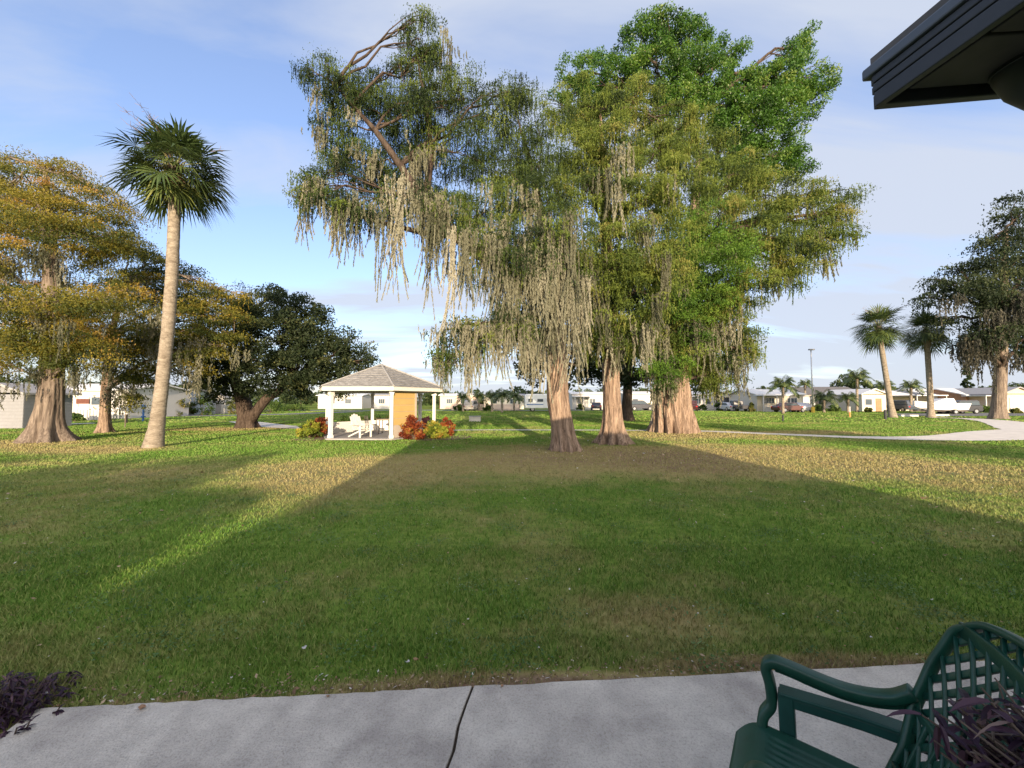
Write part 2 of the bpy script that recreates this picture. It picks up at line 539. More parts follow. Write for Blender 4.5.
strip('path', [G(436, 431.2), G(470, 430.2), G(560, 430.2), G(640, 430.6), G(700, 431.3), G(745, 433), G(800, 435.3), G(860, 437.6), G(920, 438.6), G(975, 437.6), G(1024, 433.5), G(1110, 428)],
      [0.5, 0.55, 0.55, 0.7, 1.0, 1.0, 1.05, 1.3, 1.7, 2.6, 3.4, 3.6], 0.016, pathm)
strip('side_path', [G(1045, 433), G(1030, 429), G(1016, 425), G(1002, 422), G(985, 420), G(965, 418.6), G(930, 417.6)], [2.2, 2.6, 2.6, 2.3, 2.1, 1.6, 1.0], 0.020, pathm)
strip('gazebo_path', [G(240, 421.5), G(262, 424.5), G(285, 427.0), G(310, 428.0), G(330, 428.6)], [1.6, 1.8, 1.7, 1.3, 1.2], 0.016, pathm)
strip('garden_path', [G(-60, 432), G(0, 428), G(35, 425.5), G(60, 424.5), G(95, 423.2)], [1.3, 1.3, 1.2, 1.1, 0.9], 0.016, pathm)
strip('street', [(-170, 66, 0), (-60, 68, 0), (0, 70, 0), (60, 68, 0), (130, 60, 0)], [6, 6, 6, 6, 6], 0.016, asph)
strip('driveway', [G(885, 414.6), G(915, 415), G(955, 414.6), G(1024, 414.2), G(1100, 414.2)], [3, 7, 9, 10, 11], 0.022, asph)
strip('lane', [(-95, 38, 0), (-60, 40, 0), (-32, 45, 0), (-24, 62, 0)], [4, 4, 4, 4], 0.020, asph)

# ------------------------------------------------------------------ grass blades
def blades():
    out_v = []; out_i = []; out_a = []; base = 0
    def region(y0, y1, dens, h, wd, zmin=0.0):
        nonlocal base
        # sample x,y inside the wedge the photograph covers plus a margin
        area = 1.5 * (y1 * y1 - y0 * y0) + 2 * (y1 - y0)
        n = int(area * dens)
        y = np.sqrt(rng.uniform(y0 * y0, y1 * y1, n))
        x = rng.uniform(-1, 1, n) * (1.5 * y + 1.0)
        # keep off the slab
        d = (x - A.x) * nrm.x + (y - A.y) * nrm.y
        tt = (x - A.x) * dirx.x + (y - A.y) * dirx.y
        edge = 0.012 * np.sin(tt * 9) + 0.012 * np.sin(tt * 23 + 1)
        keep = (d > 0.004 + edge) | (tt < -0.02 - 0.5 * np.abs(d)) 
        # gaps and tufting
        tuft = np.sin(x * 3.1 + np.sin(y * 2.3) * 2) * np.sin(y * 2.7 + np.sin(x * 1.9) * 2)
        bare = ((x - 0.5) / 0.75) ** 2 + ((y - 2.36) / 0.14) ** 2 < rng.uniform(0.2, 1.2, n)
        keep &= (rng.uniform(0, 1, n) < 0.80 + 0.2 * tuft) & ~(bare & (rng.uniform(0, 1, n) < 0.85))
        # gazebo floor, paths
        gx, gy = -6.40, 19.05
        keep &= ((x - gx) ** 2 + (y - gy) ** 2 > 2.9 ** 2)
        for PP, WW in PATHS:
            for q in range(0, len(PP) - 1):
                a_, b_ = PP[q], PP[q + 1]; ab = b_ - a_; l2 = (ab ** 2).sum() + 1e-9
                if max(a_[1], b_[1]) + 6 < y0 or min(a_[1], b_[1]) - 6 > y1: continue
                t_ = np.clip(((x - a_[0]) * ab[0] + (y - a_[1]) * ab[1]) / l2, 0, 1)
                dd = (x - a_[0] - t_ * ab[0]) ** 2 + (y - a_[1] - t_ * ab[1]) ** 2
                keep &= dd > (WW[q] / 2 + .03) ** 2
        x = x[keep]; y = y[keep]; n = len(x)
        tu = (tuft[keep] * 0.18 + 1.0) * rng.uniform(0.55, 1.35, n)
        hh = h * tu; ww = wd * rng.uniform(0.7, 1.3, n)
        a = rng.uniform(0, 2 * PI, n); lean = rng.uniform(0.1, 1.1, n); la = rng.uniform(0, 2 * PI, n)
        bx, by = np.cos(a) * ww / 2, np.sin(a) * ww / 2
        lx, ly = np.cos(la) * lean * hh, np.sin(la) * lean * hh
        V = np.zeros((n, 5, 3), np.float32)
        z0 = zmin
        V[:, 0] = np.stack([x - bx, y - by, np.full(n, z0)], 1)
        V[:, 1] = np.stack([x + bx, y + by, np.full(n, z0)], 1)
        V[:, 2] = np.stack([x + bx * .75 + lx * .4, y + by * .75 + ly * .4, z0 + hh * .62], 1)
        V[:, 3] = np.stack([x - bx * .75 + lx * .4, y - by * .75 + ly * .4, z0 + hh * .62], 1)
        V[:, 4] = np.stack([x + lx, y + ly, z0 + hh], 1)
        out_v.append(V.reshape(-1, 3))
        q = np.arange(n)[:, None] * 5 + base
        quads = np.concatenate([q, q + 1, q + 2, q + 3], 1); tris = np.concatenate([q + 3, q + 2, q + 4], 1)
        out_i.append((quads, tris)); base += n * 5
        out_a.append(np.repeat(np.clip(rng.normal(0.45, 0.22 if y0 < 4 else .13, n), 0, 1), 5))
    region(1.3, 2.8, 9000, 0.036, 0.0050)
    region(2.8, 4.5, 5200, 0.036, 0.0060)
    region(4.5, 8.0, 1500, 0.040, 0.0095)
    region(8.0, 15.0, 480, 0.038, 0.017)
    region(15.0, 30.0, 170, 0.038, 0.032)
    region(30.0, 70.0, 14, 0.045, 0.13)
    V = np.concatenate(out_v)
    Q = np.concatenate([q for q, t in out_i]).ravel(); T = np.concatenate([t for q, t in out_i]).ravel()
    nq, ntt = len(Q) // 4, len(T) // 3
    me = bpy.data.meshes.new('grass')
    me.vertices.add(len(V)); me.vertices.foreach_set('co', V.ravel())
    me.loops.add(len(Q) + len(T)); me.loops.foreach_set('vertex_index', np.concatenate([Q, T]).astype(np.int32))
    me.polygons.add(nq + ntt)
    me.polygons.foreach_set('loop_start', np.concatenate([np.arange(nq) * 4, len(Q) + np.arange(ntt) * 3]).astype(np.int32))
    at_ = me.attributes.new('v', 'FLOAT', 'POINT'); at_.data.foreach_set('value', np.concatenate(out_a).astype(np.float32))
    me.update(calc_edges=True)
    tag(finish('grass', me, bmg), 'short mown green and straw coloured lawn grass', 'grass', kind='stuff')
blades()

# ------------------------------------------------------------------ trees
def bark(name, c1, c2, vs=3.0, hs=14.0, bump=1.0):
    if name in MATS: return MATS[name]
    m = bpy.data.materials.new(name); m.use_nodes = True
    nt = m.node_tree; b = nt.nodes['Principled BSDF']
    b.inputs['Roughness'].default_value = 0.9; b.inputs['Specular IOR Level'].default_value = 0.1
    tc = nt.nodes.new('ShaderNodeTexCoord'); mp = nt.nodes.new('ShaderNodeMapping')
    mp.inputs['Scale'].default_value = (hs, hs, vs * 0.35)
    nt.links.new(tc.outputs['Object'], mp.inputs[0])
    n = nt.nodes.new('ShaderNodeTexNoise'); n.inputs['Scale'].default_value = 1.0; n.inputs['Detail'].default_value = 8
    n.inputs['Roughness'].default_value = 0.74; n.inputs['Distortion'].default_value = 0.8
    nt.links.new(mp.outputs[0], n.inputs['Vector'])
    r = nt.nodes.new('ShaderNodeValToRGB')
    r.color_ramp.elements[0].position = 0.36; r.color_ramp.elements[0].color = (*c2, 1)
    r.color_ramp.elements[1].position = 0.62; r.color_ramp.elements[1].color = (*c1, 1)
    nt.links.new(n.outputs['Fac'], r.inputs['Fac']); nt.links.new(r.outputs[0], b.inputs['Base Color'])
    bn = nt.nodes.new('ShaderNodeBump'); bn.inputs['Strength'].default_value = bump; bn.inputs['Distance'].default_value = 0.09
    nt.links.new(n.outputs['Fac'], bn.inputs['Height']); nt.links.new(bn.outputs[0], b.inputs['Normal'])
    MATS[name] = m
    return m

bark_cyp = bark('cypress_bark', (0.42, 0.305, 0.225), (0.085, 0.055, 0.038), vs=3.6, hs=10, bump=1.0)
bark_gray = bark('grey_bark', (0.30, 0.24, 0.19), (0.10, 0.075, 0.06), vs=2.5, hs=9)
bark_oak = bark('oak_bark', (0.12, 0.09, 0.07), (0.04, 0.028, 0.022), vs=4, hs=9)
bark_palm = bark('palm_bark', (0.33, 0.28, 0.22), (0.15, 0.12, 0.09), vs=26, hs=3.5, bump=0.6)

def fluted_trunk(parent, axis, radii, flutes=7, amp=0.12, flare=0.6, seed=0, material=None, rings=46, seg=72, name='trunk', hole=False):
    """axis: list of points bottom->top; radii at them; fluted and flared at the base"""
    rr = random.Random(seed)
    ph = [rr.uniform(0, 6.28) for _ in range(6)]
    axis = [Vector(p) for p in axis]
    H = [0]
    for i in range(1, len(axis)): H.append(H[-1] + (axis[i] - axis[i - 1]).length)
    def samp(h):
        for i in range(len(H) - 1):
            if h <= H[i + 1] or i == len(H) - 2:
                t = (h - H[i]) / (H[i + 1] - H[i]); return axis[i].lerp(axis[i + 1], t), radii[i] * (1 - t) + radii[i + 1] * t
    vs = []; fs = []
    for j in range(rings):
        u = (j / (rings - 1)) ** 1.35
        h = u * H[-1]
        c, r = samp(h)
        fl = math.exp(-h / (radii[0] * 0.9))
        for k in range(seg):
            th = 2 * PI * k / seg
            tw = th + 0.12 * math.sin(h * 0.7 + ph[3])
            A1 = amp * (0.35 + 1.3 * fl)
            lobes = abs(math.sin(flutes / 2 * tw + ph[0] + 0.25 * math.sin(2 * tw + ph[1]))) - 0.6
            q = 1 + A1 * lobes * 1.6 + 0.5 * A1 * math.sin((flutes * 2 + 1) * tw + ph[2] + h * 0.5) * 0.6 + 0.03 * math.sin(19 * tw + h * 3 + ph[4]) + 0.02 * math.sin(31 * tw - h * 5)
            toe = 1 + flare * fl * (1 + 0.55 * lobes * 2)
            R = r * q * toe
            vs.append((c.x + math.cos(th) * R, c.y + math.sin(th) * R, c.z - (0.06 if j == 0 else 0)))
    for j in range(rings - 1):
        for k in range(seg):
            fs.append((j * seg + k, j * seg + (k + 1) % seg, (j + 1) * seg + (k + 1) % seg, (j + 1) * seg + k))
    m = M(); m.add(vs, fs)
    return m.build(name, material, parent, smooth=True, fix=False)

def limb_points(a, b, sag=0.12, n=7, jit=0.05):
    a, b = Vector(a), Vector(b); L = (b - a).length
    pts = []
    for i in range(n):
        t = i / (n - 1)
        p = a.lerp(b, t); p.z += math.sin(t * PI) * L * sag
        if 0 < i < n - 1:
            p += Vector((random.uniform(-1, 1), random.uniform(-1, 1), random.uniform(-1, 1))) * L * jit
        pts.append(p)
    return pts

def crown_subs(clumps, Y0, sub_per_m2, zsq=1.0, shell=0.5):
    """clumps in picture terms -> centres (n,3) of leaf sprays, with the clump index"""
    P = []; I = []; CC = []
    for i, c in enumerate(clumps):
        px, py, rx, ry = c[:4]; dy = c[4] if len(c) > 4 else 0
        Y = Y0 + dy
        C0 = at(px, py, Y); a, b = rx * Y / F, ry * Y / F
        d = min(max(a, b), 1.5 * min(a, b)) * 0.85
        CC.append((C0, a, d, b))
        n = max(6, int(a * b * sub_per_m2 * 3.0))
        u = unit(n); r = rng.uniform(shell ** 3, 1, n) ** (1 / 3.0)
        r *= 1 + 0.16 * np.sin(u[:, 0] * 5 + i) * np.sin(u[:, 2] * 4 + i * 2)
        p = np.array(C0)[None] + u * r[:, None] * np.array([a, d, b * zsq])[None]
        P.append(p); I.append(np.full(n, i))
    return np.concatenate(P), np.concatenate(I), CC

def branches(parent, CC, P, I, origins, material, r0=0.12, twig=0.018, ntw=9):
    m = M()
    for i, (C0, a, d, b) in enumerate(CC):
        o = min(origins, key=lambda q: abs((Vector(q) - C0).length) + (0 if q[2] < C0.z else (q[2] - C0.z) * 1.5))
        L = (C0 - Vector(o)).length
        pts = limb_points(o, C0, 0.08, 7, 0.04)
        ra = r0 * (0.5 + min(L, 6) / 6); m.tube(pts, [ra * (1 - 0.8 * k / 6) for k in range(7)], 7)
        idx = np.nonzero(I == i)[0]
        for j in rng.choice(idx, min(ntw, len(idx)), replace=False):
            st = pts[random.choice((3, 4, 5, 6))]
            q = limb_points(st, Vector(P[j]), 0.06, 5, 0.05)
            m.tube(q, [twig * 2.2 * (1 - 0.7 * k / 4) for k in range(5)], 4, cap=False)
    return m.build('branches', material, parent, smooth=True, fix=False)

GREEN_CYP = leaf_mat('cypress_foliage', [(0.0, (0.014, 0.026, 0.010)), (0.3, (0.042, 0.070, 0.018)), (0.55, (0.105, 0.150, 0.026)), (0.8, (0.19, 0.235, 0.040)), (1.0, (0.27, 0.25, 0.07))])
GREEN_BRIGHT = leaf_mat('cypress_bright_foliage', [(0.0, (0.02, 0.05, 0.008)), (0.4, (0.070, 0.145, 0.018)), (0.75, (0.14, 0.25, 0.030)), (1.0, (0.22, 0.30, 0.05))])
GOLD_CYP = leaf_mat('autumn_cypress_foliage', [(0.0, (0.020, 0.030, 0.010)), (0.35, (0.075, 0.095, 0.018)), (0.58, (0.195, 0.175, 0.026)), (0.82, (0.32, 0.245, 0.035)), (1.0, (0.35, 0.20, 0.05))])
DARK_CYP = leaf_mat('dark_cypress_foliage', [(0.0, (0.012, 0.022, 0.010)), (0.5, (0.035, 0.052, 0.022)), (0.8, (0.070, 0.090, 0.034)), (1.0, (0.13, 0.14, 0.05))])  # darker, duller green for the right hand cypress
BROAD = leaf_mat('broad_green_leaves', [(0.0, (0.020, 0.050, 0.008)), (0.45, (0.060, 0.145, 0.018)), (0.8, (0.125, 0.225, 0.030)), (1.0, (0.24, 0.29, 0.06))], rough=0.42, spec=0.4)
OAKL = leaf_mat('live_oak_leaves', [(0.0, (0.012, 0.022, 0.010)), (0.5, (0.034, 0.052, 0.022)), (0.85, (0.075, 0.090, 0.034)), (1.0, (0.15, 0.15, 0.05))])
MOSS = leaf_mat('spanish_moss', [(0.0, (0.085, 0.090, 0.055)), (0.5, (0.225, 0.218, 0.150)), (1.0, (0.38, 0.355, 0.27))], trans=0.2, nscale=0.8, namp=0.25, rough=0.9, spec=0.05)
DARKMOSS = leaf_mat('grey_spanish_moss', [(0.0, (0.04, 0.042, 0.034)), (0.5, (0.085, 0.082, 0.064)), (1.0, (0.18, 0.16, 0.115))], trans=0.2, rough=0.9, spec=0.05)

def cypress_foliage(parent, P, I, n_leaf, material, lsz, wsz, spread, drape=0.5, nstr=3, slen=(0.25, 0.9), dens=1.0, name='foliage', vbase=0.45, sr=0.05, per=26):
    n = len(P)
    sv = np.clip(rng.normal(vbase, 0.20, n), 0, 1)
    ii = np.repeat(np.arange(n), n_leaf)
    N = len(ii)
    # sprays arch outwards and droop at the rim
    g = np.clip(rng.normal(size=(N, 3)), -1.9, 1.9) * np.array([spread, spread, spread * 0.30])[None] * rng.uniform(.6, 1.4, n)[ii][:, None]
    g[:, 2] -= np.minimum((g[:, 0] ** 2 + g[:, 1] ** 2) * drape / spread * 0.7, spread * 0.9)
    C = P[ii] + g
    U, W = rand_axes(N, lsz, wsz, down=0.8)
    v = sv[ii] + rng.normal(0, 0.045, N) + (g[:, 2] / spread) * 0.12
    Cs = [C]; Us = [U]; Ws = [W]; Vs = [v]
    if nstr:
        k = np.repeat(np.arange(n), nstr)
        tops = P[k] + np.clip(rng.normal(size=(len(k), 3)), -1.5, 1.5) * np.array([spread * .9, spread * .9, spread * .3])[None]
        L = rng.uniform(slen[0], slen[1], len(k))
        C2, U2, W2, v2 = strands(tops, L, np.full(len(k), sr), per, lsz * 1.0, wsz * 0.8, sv[k])
        Cs.append(C2); Us.append(U2); Ws.append(W2); Vs.append(v2)
    return leaves(name, np.concatenate(Cs), np.concatenate(Us), np.concatenate(Ws), np.clip(np.concatenate(Vs), 0, 1), material, parent)

def puff_foliage(parent, P, n_leaf, material, lsz, wsz, spread, name='foliage', vbase=0.45, vs=0.15, sq=0.8):
    n = len(P)
    sv = np.clip(rng.normal(vbase, vs, n), 0, 1)
    ii = np.repeat(np.arange(n), n_leaf); N = len(ii)
    d = unit(N) * (rng.uniform(0.15, 1, N) ** 0.6)[:, None]
    C = P[ii] + d * np.array([spread, spread, spread * sq])[None]
    U, W = rand_axes(N, lsz, wsz, down=-0.2)
    return leaves(name, C, U, W, np.clip(sv[ii] + rng.normal(0, 0.12, N), 0, 1), material, parent)

MOSS_N = 1.3
def moss(parent, specs, Y0, material, lsz, wsz, per, name='hanging_moss', vb=0.5, rad=(0.03, 0.10), cap=None):
    """specs: (px, py, rx, ry, n, Lmin_px, Lmax_px, dy)  beards of moss hanging below picture regions"""
    C = []; U = []; W = []; V = []; TOPS = []
    for (px, py, rx, ry, n, l0, l1, dy) in specs:
        Y = Y0 + dy
        c = at(px, py, Y); s = Y / F; g_ = Y0 / 14
        n = int(n * MOSS_N); nb = max(2, n // 11)
        bc = np.array(c)[None] + rng.uniform(-1, 1, (nb, 3)) * np.array([rx * s, min(rx * s * 0.6, 1.2), ry * s])[None]
        wgt = rng.exponential(1.0, nb) + .15; k = rng.choice(nb, n, p=wgt / wgt.sum())
        off = rng.normal(size=(n, 2)) * np.array([0.15, 0.10])[None] * g_ * np.sqrt(wgt[k] + .2)[:, None]
        rad_ = np.hypot(off[:, 0], off[:, 1]) / (0.20 * g_)
        P = bc[k].copy(); P[:, :2] += off; P[:, 2] += rng.normal(0, .12, n) * g_
        Lb = rng.uniform(l0, l1, nb) ** 1.0 * s * rng.choice([0.55, 0.8, 1.05], nb)
        L = Lb[k] * np.clip(1.08 - 0.42 * rad_, 0.25, 1.1) * rng.uniform(0.8, 1.1, n)
        R_ = rng.uniform(*rad, n) * g_ * np.clip(1.1 - .3 * rad_, .4, 1.1)
        sv = np.clip(rng.normal(vb, 0.2, nb), 0, 1)[k]
        a = strands(P, L, R_, per, lsz, wsz, sv, 0.10, taper=0.92)
        for q, z in zip((C, U, W, V), a): q.append(z)
        TOPS.append(bc)
    o = leaves(name, np.concatenate(C), np.concatenate(U), np.concatenate(W), np.clip(np.concatenate(V), 0, 1), material, parent)
    if cap:       # leafy sprays where the beards hang from
        T = np.concatenate(TOPS); T[:, 2] += 0.10; T[:, 1] -= 0.12
        cypress_foliage(parent, T, None, cap[1], cap[0], cap[2], cap[3], cap[4], nstr=3, slen=(.2, .7), vbase=cap[5], sr=.04, per=26, name='outer_foliage')
    return o

# ---- front cypress with the long bare limb to the left
b1 = G(566, 450.5); Y1 = b1.y
T1 = thing('cypress_tree', (b1.x, b1.y, 0), 'tall cypress with the nearest reddish trunk, moss curtains reaching out left over the gazebo', 'tree', 'mossy cypresses in the middle of the lawn')
ax1 = [b1, at(563, 430, Y1), at(558, 400, Y1), at(556, 340, Y1), at(553, 290, Y1), at(548, 240, Y1 + .3)]
fluted_trunk(T1, ax1, [0.37, 0.36, 0.35, 0.32, 0.27, 0.12], flutes=9, amp=0.14, flare=0.28, seed=3, material=bark_cyp)
org1 = [tuple(p) for p in ax1[3:]]
m = M()
big = [(548, 300), (520, 282), (490, 262), (455, 236), (425, 205), (400, 165), (375, 130), (352, 105), (335, 85)]
bp = [at(a, b, Y1 + 0.1 - i * 0.12) for i, (a, b) in enumerate(big)]
m.tube(bp, [0.24, 0.22, 0.20, 0.18, 0.16, 0.12, 0.09, 0.05, 0.03], 10)
m.tube([bp[4], at(432, 150, Y1), at(424, 95, Y1), at(416, 50, Y1)], [0.14, 0.10, 0.06, 0.02], 8)
m.tube([bp[3], at(420, 232, Y1 - .6), at(380, 222, Y1 - .9), at(330, 208, Y1 - 1), at(292, 196, Y1 - 1)], [0.12, 0.09, 0.07, 0.05, 0.02], 7)
m.tube([ax1[3], at(535, 330, Y1 - .4), at(505, 322, Y1 - 0.8), at(465, 325, Y1 - 1), at(446, 330, Y1 - 1)], [0.14, 0.11, 0.08, 0.05, 0.03], 7)
m.tube([ax1[3], at(552, 322, Y1 - .5), at(549, 318, Y1 - .62)], [0.16, 0.14, 0.13], 9)
m.tube([ax1[4], at(545, 230, Y1 + .5), at(532, 170, Y1 + .7), at(518, 120, Y1 + .8)], [.22, .16, .09, .03], 8)
m.build('limb', bark_oak, T1, smooth=True, fix=False)
cl1 = [(418, 38, 13, 28), (404, 26, 7, 12, -.1), (425, 20, 7, 10, 0), (402, 70, 12, 26, -.2), (434, 55, 10, 26, .2), (310, 75, 8, 18, -.7), (436, 90, 26, 34, .4), (418, 110, 30, 30, -.3), (345, 90, 26, 28, -.6), (326, 78, 12, 26, -.8), (372, 95, 30, 26, .3), (335, 130, 24, 30, -.3), (395, 125, 34, 34, .8),
       (360, 165, 36, 30, .2), (325, 175, 30, 20, -1), (305, 190, 24, 14, -1.2), (345, 205, 36, 18, -1.4), (390, 190, 36, 30, 1.0), (425, 160, 34, 40, .6), (465, 100, 34, 30, .2), (470, 150, 36, 40, .3),
       (505, 110, 22, 36, .8), (520, 95, 16, 28, 1.0), (510, 160, 34, 38, .8), (440, 205, 34, 28, -.6), (480, 215, 40, 34, -.8), (530, 200, 38, 40, -.4), (520, 250, 44, 30, -1.4), (560, 240, 34, 40, -1.2),
       (480, 265, 30, 20, -1.3), (450, 345, 14, 20, -1.2), (470, 335, 22, 18, -1.0), (500, 318, 26, 18, -1.0), (525, 305, 22, 22, -1.1), (540, 160, 30, 40, .8)]
P, I, CC = crown_subs(cl1, Y1, 9.0, shell=0.1)
branches(T1, CC, P, I, org1 + [tuple(p) for p in bp], bark_oak, r0=0.045, twig=0.010)
cypress_foliage(T1, P, I, 190, GREEN_CYP, 0.066, 0.025, 0.205, nstr=9, slen=(0.2, 0.8), vbase=0.34, sr=0.026, per=60)
ms1 = [(350, 160, 25, 15, 30, 20, 60, -.6), (322, 190, 28, 8, 40, 15, 60, -1), (390, 195, 30, 14, 70, 40, 95, -1), (425, 205, 26, 14, 80, 50, 110, -1), (440, 215, 20, 10, 60, 60, 120, -1.2),
       (360, 210, 30, 12, 60, 40, 100, -1.2), (410, 140, 26, 20, 40, 30, 80, -.4), (475, 235, 30, 12, 110, 50, 130, -1.6), (520, 225, 34, 20, 120, 50, 150, -1.6), (555, 240, 24, 20, 90, 60, 150, -1.7),
       (500, 200, 40, 20, 60, 40, 90, -1.2), (535, 270, 30, 20, 90, 50, 130, -1.8), (450, 345, 14, 14, 60, 30, 75, -1.3), (480, 335, 26, 14, 120, 30, 85, -1.3), (515, 325, 22, 14, 100, 30, 80, -1.4),
       (330, 105, 18, 25, 30, 20, 50, -.9), (440, 60, 18, 30, 26, 15, 40, .2), (345, 130, 16, 20, 24, 20, 45, -.6), (540, 345, 14, 14, 30, 30, 70, -.8), (575, 290, 16, 20, 60, 50, 110, -1.6)]
moss(T1, ms1, Y1, MOSS, 0.10, 0.020, 120, rad=(0.02, 0.08), vb=.44, cap=(GREEN_CYP, 45, .088, .034, .20, .45))

# ---- second cypress, just right of the first
b2_ = G(613, 443.5); Y2 = b2_.y
T2 = thing('cypress_tree', (b2_.x, b2_.y, 0), 'cypress with the narrower trunk standing between the nearest trunk and the huge ribbed trunk', 'tree', 'mossy cypresses in the middle of the lawn')
ax2 = [b2_, at(613, 425, Y2), at(612, 400, Y2), at(611, 370, Y2), at(610, 320, Y2), at(606, 230, Y2), at(600, 110, Y2)]
fluted_trunk(T2, ax2, [0.42, 0.37, 0.33, 0.31, 0.26, 0.19, 0.05], flutes=9, amp=0.14, flare=0.55, seed=5, material=bark_cyp)
cl2 = [(570, 110, 28, 30, .6), (600, 110, 34, 24, .4), (640, 105, 36, 24, .6), (575, 150, 34, 34, -.4), (615, 150, 40, 34, -1), (655, 150, 34, 34, 0), (590, 200, 42, 34, -1.4), (640, 205, 42, 36, -1.6),
       (680, 130, 30, 30, .6), (620, 250, 44, 34, -1.8), (590, 280, 24, 34, -1.4), (640, 290, 34, 34, -1.2), (615, 320, 24, 26, -1.0), (680, 190, 34, 36, -.6), (665, 250, 36, 34, -1.0), (600, 345, 16, 18, -.6), (636, 335, 18, 26, -.6)]
P, I, CC = crown_subs(cl2, Y2, 8, shell=0.35)
branches(T2, CC, P, I, [tuple(p) for p in ax2[3:]], bark_oak, r0=0.06, twig=0.010)
cypress_foliage(T2, P, I, 270, GREEN_CYP, 0.075, 0.030, 0.225, nstr=8, slen=(0.2, 0.8), vbase=0.68, sr=0.030, per=56)
ms2 = [(600, 170, 40, 20, 60, 30, 80, -2.0), (640, 180, 40, 20, 60, 30, 80, -2.2), (585, 240, 30, 30, 90, 40, 120, -2.2), (625, 300, 30, 20, 90, 40, 100, -1.8), (600, 330, 20, 14, 70, 30, 80, -1.2), (650, 320, 20, 20, 50, 40, 90, -1.5), (640, 240, 30, 20, 50, 30, 80, -2.2)]
MOSS_N = 0.55
moss(T2, ms2, Y2, MOSS, 0.12, 0.025, 95, rad=(0.02, 0.07), vb=.36, cap=(GREEN_CYP, 55, .10, .04, .25, .58))

# ---- huge ribbed trunk: cypress with bright young growth low down
b3 = G(673, 432.0); Y3 = b3.y
T3 = thing('cypress_tree', (b3.x, b3.y, 0), 'wide spreading cypress on the huge pale ribbed trunk, bright green growth over moss', 'tree', 'mossy cypresses in the middle of the lawn')
ax3 = [b3, at(673, 420, Y3), at(672, 405, Y3), at(672, 385, Y3), at(673, 350, Y3), at(690, 260, Y3), at(700, 150, Y3 + .5)]
fluted_trunk(T3, ax3, [0.98, 0.96, 0.90, 0.82, 0.62, 0.35, 0.12], flutes=15, amp=0.15, flare=0.10, seed=9, material=bark_cyp, seg=150, rings=60)
cl3 = [(700, 150, 34, 30, 0), (730, 175, 36, 30, -.8), (765, 195, 36, 26, -1), (800, 205, 34, 22, -.8), (832, 192, 22, 8, -.4), (830, 214, 18, 8, -.4), (826, 238, 24, 18, -.6), (800, 240, 30, 24, -.6), (765, 240, 36, 28, -1.4),
       (720, 225, 40, 34, -2), (790, 265, 26, 20, -.6), (745, 280, 30, 24, -1.6), (690, 290, 34, 34, -1), (715, 320, 26, 30, -.6), (745, 330, 12, 18, -.6), (748, 352, 10, 12, -.6), (735, 300, 26, 20, -1), (840, 205, 10, 22, -.3), (660, 330, 24, 34, -.4), (690, 345, 26, 24, -.8), (720, 372, 18, 20, 0), (705, 368, 14, 26, .4)]
P, I, CC = crown_subs(cl3, Y3, 4.2, shell=0.35)
branches(T3, CC, P, I, [tuple(p) for p in ax3[3:]], bark_oak, r0=0.14, twig=0.016)
cypress_foliage(T3, P, I, 300, GREEN_CYP, 0.096, 0.040, 0.31, nstr=8, slen=(0.3, 1.1), vbase=0.67, sr=0.040, per=46)
br = [(700, 215, 26, 16, -3), (715, 245, 30, 22, -3.2), (690, 265, 30, 24, -3.2), (730, 262, 30, 20, -2.8), (680, 300, 26, 22, -2.2), (712, 292, 24, 18, -2.2), (745, 250, 20, 14, -2.6), (672, 362, 26, 14, -1.6), (660, 372, 16, 12, -1.8), (700, 330, 16, 18, -1.8), (668, 240, 18, 20, -3)]
P, I, _ = crown_subs(br, Y3, 5.5, shell=0.2)
cypress_foliage(T3, P, I, 170, GREEN_BRIGHT, 0.10, 0.042, 0.33, nstr=2, slen=(0.3, 0.9), vbase=0.6, sr=0.05, name='young_foliage', per=22)
ms3 = [(690, 325, 30, 16, 110, 30, 80, -2.0), (725, 320, 14, 20, 70, 40, 100, -1.6), (745, 345, 8, 8, 30, 20, 50, -.8), (720, 360, 18, 14, 60, 20, 55, -.6), (800, 255, 34, 10, 60, 20, 50, -1.0), (830, 225, 22, 20, 50, 15, 35, -.6),
       (705, 260, 24, 20, 50, 30, 70, -3.2), (665, 355, 22, 12, 60, 20, 60, -1.4), (645, 365, 12, 12, 50, 20, 60, -.6), (760, 270, 24, 14, 40, 30, 70, -1.6), (718, 385, 16, 10, 50, 10, 30, 0), (668, 385, 20, 6, 30, 10, 26, -1.4)]
MOSS_N = 0.55
moss(T3, ms3, Y3, MOSS, 0.15, 0.034, 75, rad=(0.02, 0.07), vb=.36, cap=(GREEN_CYP, 50, .135, .055, .32, .55))
MOSS_N = 1.0

